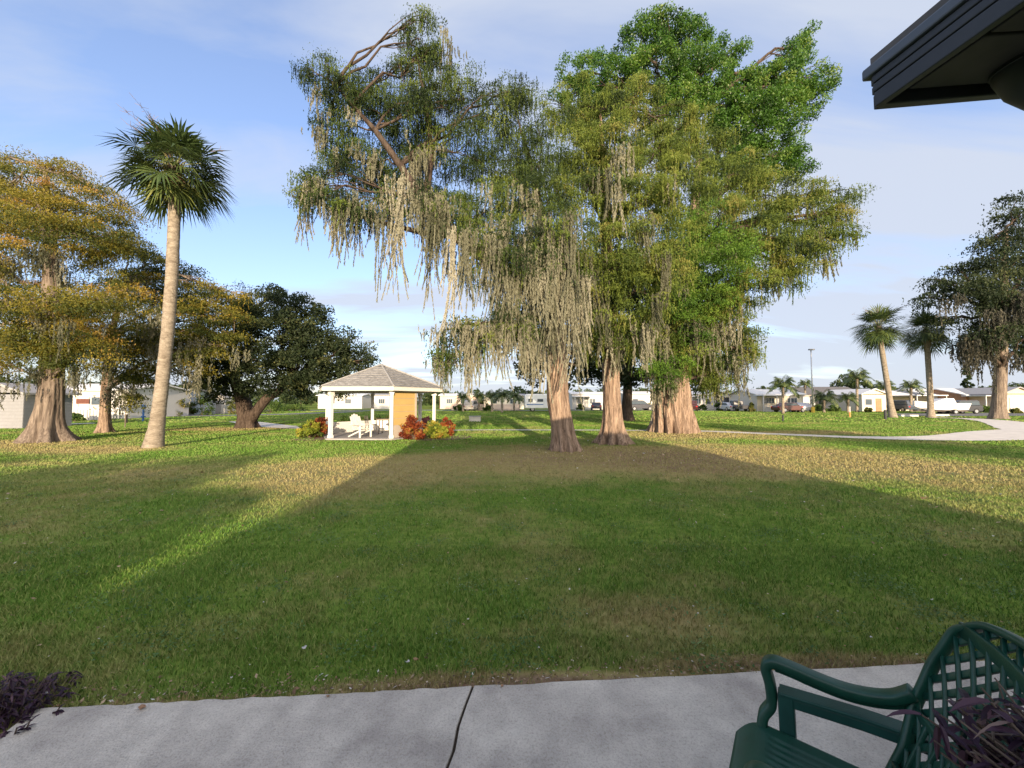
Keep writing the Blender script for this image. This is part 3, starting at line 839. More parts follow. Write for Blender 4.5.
# ---- tall broad-leaved tree behind
Y4 = Y3 + 4.5
b4 = at(684, 430, Y4); b4.z = 0
T4 = thing('broadleaf_tree', (b4.x, b4.y, 0), 'tall bright green broad-leaved tree rising behind the mossy cypresses', 'tree')
ax4 = [b4, at(684, 380, Y4), at(690, 300, Y4), at(705, 200, Y4), at(690, 110, Y4)]
fluted_trunk(T4, ax4, [0.26, 0.24, 0.22, 0.20, 0.12], flutes=5, amp=0.06, flare=0.4, seed=12, material=bark_oak)
cl4 = [(585, 70, 26, 18), (568, 88, 16, 12), (610, 90, 30, 30, -1), (640, 45, 26, 26, 0), (662, 28, 22, 20), (685, 45, 26, 26), (655, 70, 34, 28, -1.2), (700, 75, 34, 28, -1), (725, 58, 20, 14), (590, 110, 22, 18), (735, 85, 20, 20, 0),
       (770, 85, 28, 26, -1.6), (797, 50, 17, 20, .3), (790, 75, 28, 24, -1), (815, 85, 20, 18, -.4), (760, 120, 38, 30, -2), (795, 110, 24, 22, -1), (735, 140, 30, 34, -1.5), (770, 155, 30, 24, -1.5), (790, 160, 18, 16, -.5), (800, 172, 12, 8), (715, 110, 26, 28, -1.5), (750, 175, 26, 16, -.5), (680, 100, 26, 24, -2)]
P, I, CC = crown_subs(cl4, Y4, 5.0, shell=0.45)
branches(T4, CC, P, I, [tuple(p) for p in ax4[2:]], bark_oak, r0=0.12, twig=0.02)
puff_foliage(T4, P, 170, BROAD, 0.145, 0.075, 0.50, vbase=0.5, vs=0.16)

# ---- oak further back, its crown coloured dark for shade under the cypresses
b5 = G(627, 420.5); Y5 = b5.y
T5 = thing('oak_tree', (b5.x, b5.y, 0), 'dark shaded oak with a thin trunk far behind the cypress trunks', 'tree')
ax5 = [b5, at(627, 400, Y5), at(628, 380, Y5), at(630, 340, Y5)]
fluted_trunk(T5, ax5, [0.45, 0.4, 0.36, 0.2], flutes=5, amp=0.05, flare=0.4, seed=2, material=bark_oak, rings=16, seg=20)
cl5 = [(540, 330, 30, 34, -2), (580, 320, 34, 40, -2), (620, 320, 40, 44, -1), (665, 340, 34, 34, 0), (700, 350, 30, 34, 0), (575, 365, 30, 20, -1), (610, 370, 34, 18, -2), (645, 365, 30, 20, -1), (530, 365, 18, 18, -1), (690, 375, 30, 18), (728, 350, 14, 30), (590, 280, 40, 30), (640, 280, 44, 36), (690, 300, 40, 30), (550, 290, 30, 30), (520, 345, 18, 20, -2)]
P, I, CC = crown_subs(cl5, Y5, 2.2, shell=0.4)
branches(T5, CC, P, I, [tuple(p) for p in ax5[2:]], bark_oak, r0=0.16, twig=0.03, ntw=4)
puff_foliage(T5, P, 60, OAKL, 0.34, 0.16, 0.75, vbase=0.3, vs=0.15)

# ---- left golden cypress (near)
bl = G(47, 441.5); YL = bl.y
TL = thing('cypress_tree', (bl.x, bl.y, 0), 'golden autumn cypress at the far left on a thick flared grey trunk', 'tree', 'golden cypresses on the left')
axl = [bl, at(47, 425, YL), at(50, 405, YL), at(52, 385, YL), at(52, 330, YL), at(50, 240, YL), at(45, 170, YL)]
fluted_trunk(TL, axl, [0.54, 0.44, 0.38, 0.36, 0.30, 0.2, 0.06], flutes=7, amp=0.15, flare=0.38, seed=21, material=bark_gray)
cll = [(5, 160, 18, 12, .5), (5, 185, 26, 24, 0), (45, 165, 22, 12, .3), (70, 172, 22, 12, .4), (95, 190, 16, 10, .5), (35, 195, 34, 26, -.5), (75, 205, 32, 22, -.3), (110, 205, 16, 12, .6), (5, 225, 26, 24, -.8), (45, 232, 40, 24, -1.2), (88, 240, 30, 20, -.5), (115, 240, 22, 16, .2), (125, 215, 14, 10, .4),
       (-30, 190, 30, 40), (-40, 260, 40, 40), (0, 262, 24, 14, -1), (50, 258, 30, 10, 1), (95, 262, 24, 12, .8), (5, 300, 34, 22, -1.6), (50, 302, 36, 16, -1.8), (95, 300, 32, 18, -1.6), (128, 290, 20, 18, -.8), (10, 335, 34, 18, -1.4), (50, 350, 34, 16, -1.2), (85, 340, 30, 22, -1.0), (0, 365, 24, 14, -.8), (72, 362, 22, 12, -1.0),
       (-40, 330, 40, 36), (55, 325, 40, 26, 1.0), (100, 320, 26, 24, 1), (50, 290, 55, 20, 1.8), (85, 225, 30, 24, 1.8), (30, 215, 34, 24, 1.8), (50, 335, 40, 30, -.5)]
P, I, CC = crown_subs(cll, YL, 6.5, shell=0.2)
branches(TL, CC, P, I, [tuple(p) for p in axl[3:]], bark_gray, r0=0.07, twig=0.012)
cypress_foliage(TL, P, I, 250, GOLD_CYP, 0.080, 0.034, 0.31, nstr=4, slen=(0.15, 0.5), vbase=0.60, sr=0.035, drape=0.35, per=26)
msl = [(20, 265, 24, 8, 50, 20, 50, -.8), (60, 262, 30, 8, 60, 20, 55, -.6), (75, 372, 10, 8, 40, 15, 32, -1.0), (20, 375, 22, 8, 50, 15, 35, -.8), (60, 320, 40, 12, 60, 20, 50, -1), (95, 355, 14, 10, 40, 15, 40, -.6), (-20, 380, 24, 10, 60, 15, 45, -.5)]
moss(TL, msl, YL, MOSS, 0.11, 0.022, 80, vb=.25, rad=(.02, .07))

# ---- second golden cypress
bm_ = G(104, 432.5); YM = bm_.y
TM = thing('cypress_tree', (bm_.x, bm_.y, 0), 'golden cypress on a slender straight pale trunk beside the leaning palm', 'tree', 'golden cypresses on the left')
axm = [bm_, at(105, 415, YM), at(106, 390, YM), at(110, 340, YM), at(125, 280, YM)]
fluted_trunk(TM, axm, [0.26, 0.22, 0.20, 0.16, 0.05], flutes=5, amp=0.06, flare=0.5, seed=23, material=bark_cyp)
clm = [(130, 245, 22, 16, .5), (155, 262, 24, 16), (185, 268, 14, 10, .5), (140, 285, 28, 18, -.5), (178, 300, 26, 20, -.5), (210, 288, 18, 14), (232, 292, 16, 12), (205, 312, 24, 16, -.5), (235, 322, 16, 18, -.3), (150, 322, 28, 20, -1), (190, 335, 24, 16, -1), (225, 345, 12, 12, -.8),
       (130, 350, 26, 18, -1), (145, 375, 20, 12, -1.2), (120, 372, 12, 12, -1), (190, 350, 14, 14, -1.2), (128, 395, 12, 10, -1.4), (150, 350, 40, 24, 1.5), (200, 345, 30, 24, 1.5), (165, 290, 40, 24, 1.8), (195, 372, 10, 18, -1)]
P, I, CC = crown_subs(clm, YM, 5.2, shell=0.2)
branches(TM, CC, P, I, [tuple(p) for p in axm[2:]], bark_gray, r0=0.06, twig=0.014)
cypress_foliage(TM, P, I, 220, GOLD_CYP, 0.10, 0.045, 0.36, nstr=4, slen=(0.2, 0.7), vbase=0.44, sr=0.045, drape=0.35, per=22)
msm = [(160, 320, 18, 10, 60, 20, 55, -1.5), (190, 345, 8, 10, 50, 20, 48, -1.5), (122, 385, 10, 8, 50, 12, 32, -1.6), (225, 345, 16, 10, 40, 12, 34, -1), (110, 330, 8, 8, 30, 20, 45, -1), (198, 375, 4, 6, 40, 12, 30, -1.4)]
moss(TM, msm, YM, MOSS, 0.14, 0.028, 36, vb=0.4)

# ---- live oak behind gazebo
bo = G(247, 428); YO = bo.y
TO = thing('live_oak', (bo.x, bo.y, 0), 'broad dark green live oak with a short forked trunk left of the gazebo', 'tree')
axo = [bo, at(246, 415, YO), at(243, 400, YO), at(235, 380, YO), at(225, 360, YO)]
fluted_trunk(TO, axo, [0.50, 0.44, 0.40, 0.32, 0.18], flutes=5, amp=0.06, flare=0.3, seed=31, material=bark_oak)
m = M(); m.tube([at(248, 424, YO), at(257, 410, YO - .1), at(268, 397, YO - .2), (at(290, 385, YO - .3)), at(315, 375, YO)], [0.36, 0.30, 0.26, 0.18, 0.1], 12); m.build('limb', bark_oak, TO, smooth=True, fix=False)
clo = [(275, 296, 16, 10, 0), (262, 310, 30, 18, -.5), (290, 308, 24, 16, -.3), (240, 325, 30, 22, 0), (278, 330, 34, 24, -1.5), (312, 318, 20, 14, 0), (310, 340, 30, 24, -1), (338, 340, 18, 14, -.5), (330, 358, 28, 20, -.8), (357, 352, 16, 12, 0), (365, 364, 12, 9), (232, 355, 30, 22, -1), (265, 362, 34, 22, -2), (300, 366, 30, 20, -1.8), (240, 382, 30, 14, -1),
       (280, 385, 30, 10, -1.5), (320, 380, 26, 12, -1), (350, 376, 18, 12, -.5), (215, 380, 20, 14, 0), (205, 350, 18, 22, 1), (220, 395, 16, 8), (300, 390, 16, 8, 0), (340, 392, 10, 5)]
P, I, CC = crown_subs(clo, YO, 6.5, shell=0.35)
branches(TO, CC, P, I, [tuple(p) for p in axo[2:]] + [tuple(at(290, 385, YO - .3))], bark_oak, r0=0.13, twig=0.02, ntw=5)
puff_foliage(TO, P, 95, OAKL, 0.17, 0.075, 0.50, vbase=0.55, vs=0.14, sq=0.7)

# ---- right hand cypress with dark moss
brr = G(998, 419); YR = brr.y
TR = thing('cypress_tree', (brr.x, brr.y, 0), 'dark mossy cypress at the right edge on a straight pale trunk', 'tree')
axr = [brr, at(999, 400, YR), at(1001, 370, YR), at(1003, 320, YR), at(1006, 230, YR)]
fluted_trunk(TR, axr, [0.50, 0.44, 0.40, 0.33, 0.15], flutes=6, amp=0.05, flare=0.25, seed=33, material=bark_gray)
clr = [(955, 266, 16, 9), (940, 280, 14, 8), (960, 288, 22, 14, -1), (930, 298, 10, 7), (978, 305, 14, 10, -1), (1000, 240, 24, 12), (1020, 215, 20, 24), (1005, 262, 26, 20, -1.5), (1030, 260, 26, 26), (990, 285, 24, 16, -2), (1015, 300, 28, 24, -2), (1000, 330, 28, 18, -2), (980, 335, 18, 16, -1), (1030, 335, 26, 24), (970, 345, 10, 10), (1045, 300, 30, 50), (945, 322, 10, 6), (988, 245, 10, 8)]
P, I, CC = crown_subs(clr, YR, 1.9, shell=0.3)
branches(TR, CC, P, I, [tuple(p) for p in axr[2:]], bark_oak, r0=0.16, twig=0.03, ntw=6)
cypress_foliage(TR, P, I, 110, DARK_CYP, 0.21, 0.095, 0.58, nstr=6, slen=(0.4, 1.8), vbase=0.45, sr=0.08, per=12)
msr = [(955, 300, 10, 8, 40, 15, 40, -2), (975, 335, 8, 8, 40, 15, 42, -2), (962, 345, 10, 6, 60, 15, 38, -1), (1000, 315, 12, 8, 60, 20, 60, -3), (985, 350, 14, 8, 70, 15, 45, -1), (1015, 290, 10, 8, 40, 15, 40, -3), (1020, 355, 14, 6, 60, 10, 24, -1)]
moss(TR, msr, YR, DARKMOSS, 0.28, 0.07, 26, vb=0.5, rad=(0.02, 0.05))
# ------------------------------------------------------------------ palms
palm_leaf = leaf_mat('palm_leaf', [(0.0, (0.020, 0.035, 0.015)), (0.45, (0.050, 0.082, 0.026)), (0.8, (0.115, 0.150, 0.040)), (1.0, (0.24, 0.24, 0.08))], trans=0.2, nscale=0.7, namp=0.1, rough=0.4, spec=0.45)
dry_leaf = leaf_mat('dry_palm_leaf', [(0.0, (0.10, 0.07, 0.045)), (1.0, (0.30, 0.21, 0.13))], trans=0.2)
stalk = mat('palm_stalk', (0.24, 0.26, 0.10), var=0.3, rough=0.5)

def fan_frond(V, A_, c, az, el, plen, flen, val, droop=0.5, nseg=30):
    """one fan leaf as long narrow triangles; V list of quads, A_ attribute"""
    d = Vector((math.cos(az) * math.cos(el), math.sin(az) * math.cos(el), math.sin(el)))
    tip = Vector(c) + d * plen; tip.z -= 0.18 * plen * plen * math.cos(el)
    f = (d - Vector((0, 0, 0.45 * math.cos(el)))).normalized()
    side = f.cross(Vector((0, 0, 1)))
    if side.length < 0.1: side = Vector((math.sin(az), -math.cos(az), 0))
    side.normalize(); nrm_ = side.cross(f).normalized()
    for k in range(nseg):
        t = (k + 0.5) / nseg * 2 - 1
        an = t * 2.05 + random.uniform(-0.03, 0.03)
        dr = f * math.cos(an) + side * math.sin(an) + nrm_ * (0.22 * abs(t) + random.uniform(-.08, .08))
        dr.normalize()
        L = flen * (1 - 0.28 * abs(t)) * random.uniform(0.85, 1.1)
        w = L * 0.032
        sd = dr.cross(nrm_).normalized() * w
        mid = tip + dr * L * 0.55
        end = tip + dr * L; end.z -= droop * L * random.uniform(0.2, 0.75)
        v = min(1, max(0, val + random.gauss(0, 0.12)))
        V.append((tip, mid + sd, end, mid - sd)); A_.append(v)
    return tip

def quad_mesh(name, quads, vals, material, parent):
    V = np.array([[tuple(p) for p in q] for q in quads], np.float32)
    me = raw_mesh(name, V.reshape(-1, 3), 4, np.arange(len(quads) * 4), np.repeat(np.array(vals), 4))
    return finish(name, me, material, parent)

def sabal(loc, top_pts, r_base, r_top, label, group, plen=0.9, flen=1.0, nf=46, seed=1, cat='palm tree', rings=60, lean=None, drys=8, droop=0.5):
    """fan palm. top_pts: axis points of trunk in world"""
    random.seed(seed)
    t = thing('palm_tree', (loc[0], loc[1], 0), label, cat, group)
    m = M(); seg = 20; pts = [Vector(p) for p in top_pts]
    H = [0]
    for i in range(1, len(pts)): H.append(H[-1] + (pts[i] - pts[i - 1]).length)
    vs = []; fs = []
    for j in range(rings + 1):
        h = H[-1] * j / rings
        i = max(k for k in range(len(H) - 1) if H[k] <= h + 1e-6)
        u = (h - H[i]) / (H[i + 1] - H[i]); c = pts[i].lerp(pts[i + 1], u)
        r = r_top + (r_base - r_top) * math.exp(-h / (0.06 * H[-1])) * 0.65 + (r_base - r_top) * 0.12 * (1 - h / H[-1])
        r *= 1 + 0.035 * (j % 2) + random.uniform(-0.02, 0.02)
        if j > rings - 4: r *= 1.12
        for k in range(seg):
            th = 2 * PI * k / seg
            vs.append((c.x + math.cos(th) * r, c.y + math.sin(th) * r, c.z))
    for j in range(rings):
        for k in range(seg):
            fs.append((j * seg + k, j * seg + (k + 1) % seg, (j + 1) * seg + (k + 1) % seg, (j + 1) * seg + k))
    m.add(vs, fs); m.build('trunk', bark_palm, t, smooth=True, fix=False)
    c = pts[-1]
    q = []; va = []; st = M(); dq = []; dv = []
    for k in range(nf):
        el = math.radians(-62 + 142 * ((k + 0.5) / nf)) + random.uniform(-.3, .3)
        az = k * 2.39996 + random.uniform(-.2, .2)
        pl = plen * random.uniform(0.6, 1.25) * (0.85 if el > 0.9 else 1)
        val = 0.45 + 0.25 * (el < 0) * random.random() + random.uniform(-.1, .15)
        tip = fan_frond(q, va, c, az, el, pl, flen * random.uniform(0.85, 1.1), val, droop=droop)
        mid = (c + tip) / 2; mid.z += 0.05
        st.tube([c, mid, tip], [0.022, 0.016, 0.012], 4, cap=False)
    for k in range(drys):
        el = random.uniform(-1.45, -1.0); az = random.uniform(0, 6.28)
        fan_frond(dq, dv, c, az, el, plen * 0.5, flen * 0.6, 0.5, droop=0.5, nseg=16)
    for k in range(60):   # old leaf boots
        az = random.uniform(0, 6.28); a = c - Vector((0, 0, random.uniform(0.0, 0.8)))
        d = Vector((math.cos(az) * 0.28, math.sin(az) * 0.28, 0.35)); s_ = Vector((-math.sin(az), math.cos(az), 0)) * 0.03
        b0 = a + Vector((math.cos(az), math.sin(az), 0)) * r_top
        dq.append((b0 - s_, b0 + s_, b0 + d + s_ * .4, b0 + d - s_ * .4)); dv.append(random.random())
    quad_mesh('fronds', q, va, palm_leaf, t)
    st.build('stalks', stalk, t, fix=False)
    quad_mesh('dead_fronds', dq, dv, dry_leaf, t)
    # wiry flower stems above the crown
    fl = M()
    for k in range(10):
        az = random.uniform(0, 6.28); ln = random.uniform(1.3, 1.9) * plen
        p = [c + Vector((math.cos(az) * ln * u * .9, math.sin(az) * ln * u * .9, ln * (1.25 * u - 0.5 * u * u))) for u in (0, .3, .6, .9, 1.1)]
        fl.tube(p, [0.012, 0.010, 0.008, 0.006, 0.004], 3, cap=False)
        for _ in range(14):
            u = random.uniform(0.5, 1.0); a = p[2].lerp(p[4], (u - .5) * 2)
            fl.tube([a, a + Vector((random.uniform(-.2, .2), random.uniform(-.2, .2), random.uniform(-.05, .2))) * plen], [0.006, 0.004], 3, cap=False)
    fl.build('flower_stems', mat('dry_flower_stem', (0.22, 0.14, 0.09), rough=0.9), t, fix=False)
    return t

pb = G(153, 447.5); YP = pb.y
sabal(pb, [pb, at(157, 425, YP), at(162, 385, YP), at(168, 330, YP), at(172, 275, YP), at(174, 225, YP), at(175, 168, YP)], 0.36, 0.175,
      'tall leaning palm with a pale smooth trunk on the left lawn', None, plen=0.95, flen=1.12, nf=60, seed=4, droop=.5)
p2 = G(893, 417.5)
sabal(p2, [p2, at(889, 395, p2.y), at(885, 370, p2.y), at(881, 345, p2.y), at(878, 326, p2.y)], 0.46, 0.21, 'leaning palm, left one of the pair standing by the driveway', 'pair of palms by the driveway', plen=1.25, flen=1.55, nf=46, seed=8, droop=0.4)
p3 = G(931, 417.5)
sabal(p3, [p3, at(930, 390, p3.y), at(928, 360, p3.y), at(926, 330, p3.y)], 0.44, 0.21, 'upright palm, right one of the pair standing by the driveway', 'pair of palms by the driveway', plen=1.25, flen=1.5, nf=44, seed=9, droop=0.4)

def feather_palm(px, py_base, py_top, rad_px, label, Y=None, seed=1, group='palms around the far homes', nf=16, trunk_r=0.16, green=None):
    random.seed(seed)
    b = G(px, py_base) if Y is None else Vector((at(px, py_base, Y).x, Y, 0))
    Y = b.y; top = at(px, py_top, Y); R = rad_px * Y / F
    t = thing('palm_tree', (b.x, b.y, 0), label, 'palm tree', group)
    m = M(); n = 12
    m.tube([(b.x + (top.x - b.x) * i / n, b.y, top.z * i / n) for i in range(n + 1)], [trunk_r * (1.35 if i == 0 else 1 + 0.05 * (i % 2)) for i in range(n + 1)], 10)
    m.build('trunk', bark_palm, t, smooth=True, fix=False)
    q = []; va = []
    for k in range(nf):
        az = k * 2.39996; el = math.radians(-5 + 75 * (k / nf)) 
        d = Vector((math.cos(az), math.sin(az), 0)); prev = None
        L = R * 1.25; pts = []
        for i in range(11):
            u = i / 10
            pts.append(top + d * (L * u * math.cos(el) * (1 - .15 * u)) + Vector((0, 0, L * (u * math.sin(el) * 1.1 + .25 * u - 0.95 * u * u * (0.6 + .4 * math.cos(el))))))
        for i in range(10):
            a, b_ = pts[i], pts[i + 1]; sd = Vector((-d.y, d.x, 0))
            for rep in range(3):
                a2 = a.lerp(b_, rep / 3)
                for s_ in (-1, 1):
                    w_ = R * 0.42 * math.sin(min(1, (i + rep / 3 + 1.5) / 11) * PI) ** .6
                    e = a2 + sd * s_ * w_ * .8 + d * w_ * .35 - Vector((0, 0, w_ * random.uniform(.3, .8)))
                    h = (b_ - a) * 0.22
                    q.append((a2, a2.lerp(e, .5) + h, e, a2.lerp(e, .5) - h)); va.append(min(1, max(0, random.gauss(.6, .15))))
            q.append((a + sd * .03, b_ + sd * .02, b_ - sd * .02, a - sd * .03)); va.append(.9)
    quad_mesh('fronds', q, va, palm_leaf, t)
    return t
feather_palm(783, 413.5, 385, 15, 'feathery palm in front of the cream home with the open porch', seed=2)
feather_palm(805, 411, 384, 8, 'small slim palm between the cream home and the tall lamp post', seed=3, Y=70)
feather_palm(857, 412, 377, 14, 'tall feathery palm beside the dark roofed home', seed=5, Y=58)
feather_palm(824, 412, 398, 14, 'short bushy yellow green palm in front of the dark roofed home', seed=6, Y=57)
feather_palm(848, 412.5, 398, 10, 'short bushy palm left of the tall feathery palm', seed=7, Y=56)
feather_palm(911, 412, 386, 11, 'palm between the two driveway palms, in front of the carport home', seed=8, Y=60)
feather_palm(884, 411, 387, 12, 'small palm rising over the carport roof', seed=11, Y=80)
for i, (px, top, r, Y, lab) in enumerate([(463, 397, 9, 62, 'young palm just right of the gazebo roof edge'), (479, 396, 9, 66, 'second young palm right of the gazebo'), (492, 396, 10, 60, 'young palm under the hanging moss'), (502, 395, 11, 56, 'young palm with a pale trunk beside the white motorhome'),
                                    (514, 396, 9, 64, 'young palm immediately left of the white motorhome'), (519, 399, 7, 70, 'small palm half hidden left of the motorhome'), (1012, 392, 10, 66, 'palm behind the roof at the far right')]):
    feather_palm(px, 411, top, r, lab, seed=20 + i, Y=Y, group='palms around the far homes')

# ------------------------------------------------------------------ gazebo
white = mat('white_paint', (0.66, 0.64, 0.60), rough=0.5, var=0.06, scale=3)
shing = mat('grey_shingles', (0.30, 0.29, 0.28), rough=0.9, col2=(0.15, 0.145, 0.14), scale=5, stretch=(1, 1, 3), bump=0.6, bscale=18)
yellow = mat('yellow_boards', (0.50, 0.34, 0.13), rough=0.6, var=0.1, scale=3)
slabm = mat('gazebo_floor', (0.34, 0.32, 0.31), rough=0.9, var=0.25, scale=3)
gx, gy, GR = -6.40, 19.05, 2.68
GZ = thing('gazebo', (gx, gy, 0), 'hexagonal white gazebo with a grey shingled roof and one yellow panel', 'gazebo')
rot = math.radians(-2)
def hexv(i, r, z=0):   # 0 front-left, 1 front-right, 2 right, 3 back-right, 4 back-left, 5 left
    a = math.radians([240, 300, 0, 60, 120, 180][i % 6]) + rot
    return Vector((gx + r * math.cos(a), gy + r * math.sin(a), z))
m = M(); m.poly([hexv(i, GR + 0.18, -0.05) for i in range(6)], h=0.11); m.build('floor', slabm, GZ, bevel=0.01)
for i in range(6):
    m = M(); p = hexv(i, GR - 0.05)
    a = math.radians([240, 300, 0, 60, 120, 180][i]) + rot
    m.box((p.x, p.y, 1.05), (0.14, 0.14, 2.0), a); m.box((p.x, p.y, 2.02), (0.20, 0.20, 0.07), a); m.box((p.x, p.y, 1.95), (0.24, 0.16, 0.07), a)
    m.box((p.x, p.y, 0.12), (0.18, 0.18, 0.12), a)
    m.build('post', white, GZ, bevel=0.006)
Z0, ZA = 2.09, 3.42
RO = GR + 0.38
m = M()   # fascia boards
for i in range(6):
    a0, a1 = hexv(i, RO, Z0), hexv(i + 1, RO, Z0); b0, b1 = hexv(i, RO - 0.05, Z0), hexv(i + 1, RO - 0.05, Z0)
    m.poly([a0, a1, b1, b0], h=0.17)
m.build('fascia', white, GZ)
m = M()   # beams and ceiling
for i in range(6):
    a0, a1 = hexv(i, GR + .02, Z0 - .03), hexv(i + 1, GR + .02, Z0 - .03); b0, b1 = hexv(i, GR - .12, Z0 - .03), hexv(i + 1, GR - .12, Z0 - .03)
    m.poly([a0, a1, b1, b0], h=0.15)
m.build('beam', white, GZ)
m = M()
ap = Vector((gx, gy, ZA))
CN = 12
for i in range(6):          # shingle courses as shallow steps
    for k in range(CN):
        t0, t1 = k / CN, (k + 1) / CN
        A0 = hexv(i, RO + .03, Z0 + .175).lerp(ap, t0); A1 = hexv(i + 1, RO + .03, Z0 + .175).lerp(ap, t0)
        B0 = hexv(i, RO + .03, Z0 + .175).lerp(ap, t1); B1 = hexv(i + 1, RO + .03, Z0 + .175).lerp(ap, t1)
        up = Vector((0, 0, 0.022))
        if k < CN - 1:
            m.add([A0 + up, A1 + up, B1, B0], [(0, 1, 2, 3)])
            m.add([A0 - up * .2, A1 - up * .2, A1 + up, A0 + up], [(0, 1, 2, 3)])
        else:
            m.add([A0 + up, A1 + up, ap + up], [(0, 1, 2)])
m.build('roof', shing, GZ, fix=False)
m = M()
for i in range(6):
    a0, a1 = hexv(i, RO - .06, Z0 + .14), hexv(i + 1, RO - .06, Z0 + .14)
    m.poly([a0, a1, ap - Vector((0, 0, 0.12))])
m.build('ceiling', mat('gazebo_ceiling', (0.5, 0.47, 0.42), var=.2), GZ, fix=False)
m = M()
for i in range(6):
    a0 = hexv(i, RO + .02, Z0 + .20); m.tube([a0, a0.lerp(ap, .5) + Vector((0, 0, .012)), ap + Vector((0, 0, .02))], 0.045, 6)
m.build('ridge_caps', mat('ridge_caps', (0.34, 0.33, 0.32), var=.2, rough=.9), GZ)
# low wall round the back, yellow board panel on the right front face
m = M()
for (i, j) in ((2, 3), (3, 4), (4, 5)):
    a, b_ = hexv(i, GR - .05), hexv(j, GR - .05); c = (a + b_) / 2; an = math.atan2((b_ - a).y, (b_ - a).x)
    m.box((c.x, c.y, 0.33), ((b_ - a).length - .16, 0.10, 0.54), an)
m.build('low_wall', white, GZ)
a, b_ = hexv(1, GR - .05), hexv(2, GR - .05); dv = (b_ - a).normalized(); an = math.atan2(dv.y, dv.x)
m = M()
for k in range(5):
    c = a + dv * 0.72; m.box((c.x, c.y, 0.60 + 0.145 + k * 0.29), (1.22, 0.06 + 0.0 * k, 0.275), an)
m.build('yellow_panel', yellow, GZ, bevel=0.008)
m = M(); c = a + dv * 0.72; m.box((c.x, c.y, 0.33), (1.24, 0.12, 0.52), an); c = a + dv * 1.38; m.box((c.x, c.y, 1.03), (0.10, 0.12, 1.98), an)
m.box((a.x + dv.x * .72, a.y + dv.y * .72, 1.0), (1.2, 0.03, 1.9), an)
m.build('panel_frame', mat('panel_frame', (0.42, 0.36, 0.30), var=.1), GZ)

# garden armchair (white adirondack) in the gazebo
wood_w = mat('weathered_white_wood', (0.72, 0.68, 0.62), var=0.15, rough=.7)
def adirondack(loc, rz, label):
    t = thing('garden_chair', (0, 0, 0), label, 'chair')
    m = M()
    for k in range(5): m.box((0.05 + k * 0.09, 0, 0.33 - 0.0 + k * 0.012), (0.08, 0.5, 0.02))
    m.build('seat', wood_w, t)
    m = M()
    R = Matrix.Rotation(math.radians(-24), 3, 'Y')
    for k in range(5):
        h = [0.66, 0.74, 0.78, 0.74, 0.66][k]
        m.box(Vector((-0.02 - math.sin(math.radians(24)) * h / 2, (k - 2) * 0.105, 0.30 + math.cos(math.radians(24)) * h / 2)), (0.02, 0.09, h), M4=R)
    m.build('backrest', wood_w, t)
    for s_ in (-1, 1):
        m = M(); m.box((0.16, s_ * 0.31, 0.56), (0.72, 0.12, 0.025)); m.build('armrest', wood_w, t)
        m = M(); m.box((0.46, s_ * 0.28, 0.28), (0.09, 0.03, 0.56)); m.build('leg', wood_w, t)
        m = M(); m.tube([(0.5, s_ * .27, .33), (-0.32, s_ * .27, 0.03)], 0.04, 4); m.build('leg', wood_w, t)
    t.location = loc; t.rotation_euler.z = rz
    return t
cpt = G(352, 438.5, .06); adirondack((cpt.x, 17.35, .06), math.radians(-32), 'white slatted garden armchair at the left side of the gazebo')
iron = mat('dark_iron', (0.10, 0.08, 0.07), var=.2, rough=.5)
def patio_table(loc, label):
    t = thing('patio_table', (0, 0, 0), label, 'table')
    m = M(); m.cyl((0, 0, .68), (0, 0, .71), .45, n=24); m.build('tabletop', mat('table_wood', (.42, .33, .24), var=.2), t)
    for k in range(4):
        a = PI / 4 + k * PI / 2; m = M(); m.tube([(math.cos(a) * .36, math.sin(a) * .36, 0), (math.cos(a) * .3, math.sin(a) * .3, .68)], 0.022, 6); m.build('leg', iron, t)
    t.location = loc; return t
patio_table((-6.2, 19.2, .06), 'small round table on thin dark legs in the gazebo')
def iron_chair(loc, rz, label):
    t = thing('patio_chair', (0, 0, 0), label, 'chair', 'dark metal chairs around the gazebo table')
    m = M(); m.box((0, 0, .43), (.42, .42, .03)); m.build('seat', iron, t, bevel=.01)
    m = M(); m.tube([(-.2, -.2, .43), (-.26, -.2, .86), (-.26, .2, .86), (-.2, .2, .43)], .014, 5)
    for k in range(4): m.tube([(-.2, -.12 + k * .08, .44), (-.26, -.12 + k * .08, .86)], .008, 4)
    m.build('backrest', iron, t)
    for sx in (-1, 1):
        for sy in (-1, 1):
            m = M(); m.tube([(sx * .18, sy * .18, .42), (sx * .23, sy * .21, 0)], .014, 5); m.build('leg', iron, t)
    t.location = loc; t.rotation_euler.z = rz; return t
iron_chair((-6.95, 19.3, .06), 0, 'dark metal chair on the left of the gazebo table')
iron_chair((-5.1, 19.0, .06), PI, 'dark metal chair on the right of the gazebo table')

# ---- shrubs
croton_r = leaf_mat('red_croton_leaves', [(0.0, (0.06, 0.02, 0.012)), (0.35, (0.22, 0.045, 0.02)), (0.65, (0.38, 0.10, 0.03)), (1.0, (0.32, 0.26, 0.05))], namp=0.5, nscale=1.8)
croton_y = leaf_mat('yellow_croton_leaves', [(0.0, (0.05, 0.08, 0.012)), (0.4, (0.20, 0.26, 0.03)), (0.7, (0.42, 0.40, 0.06)), (1.0, (0.48, 0.22, 0.06))], namp=0.4, nscale=1.8)
shrub_g = leaf_mat('shrub_leaves', [(0.0, (0.02, 0.04, 0.01)), (0.5, (0.06, 0.11, 0.02)), (1.0, (0.16, 0.22, 0.05))])
shrub_o = leaf_mat('olive_shrub_leaves', [(0.0, (0.03, 0.04, 0.01)), (0.5, (0.12, 0.14, 0.03)), (1.0, (0.28, 0.24, 0.07))])
twigm = mat('twig', (0.14, 0.10, 0.07), var=.3)
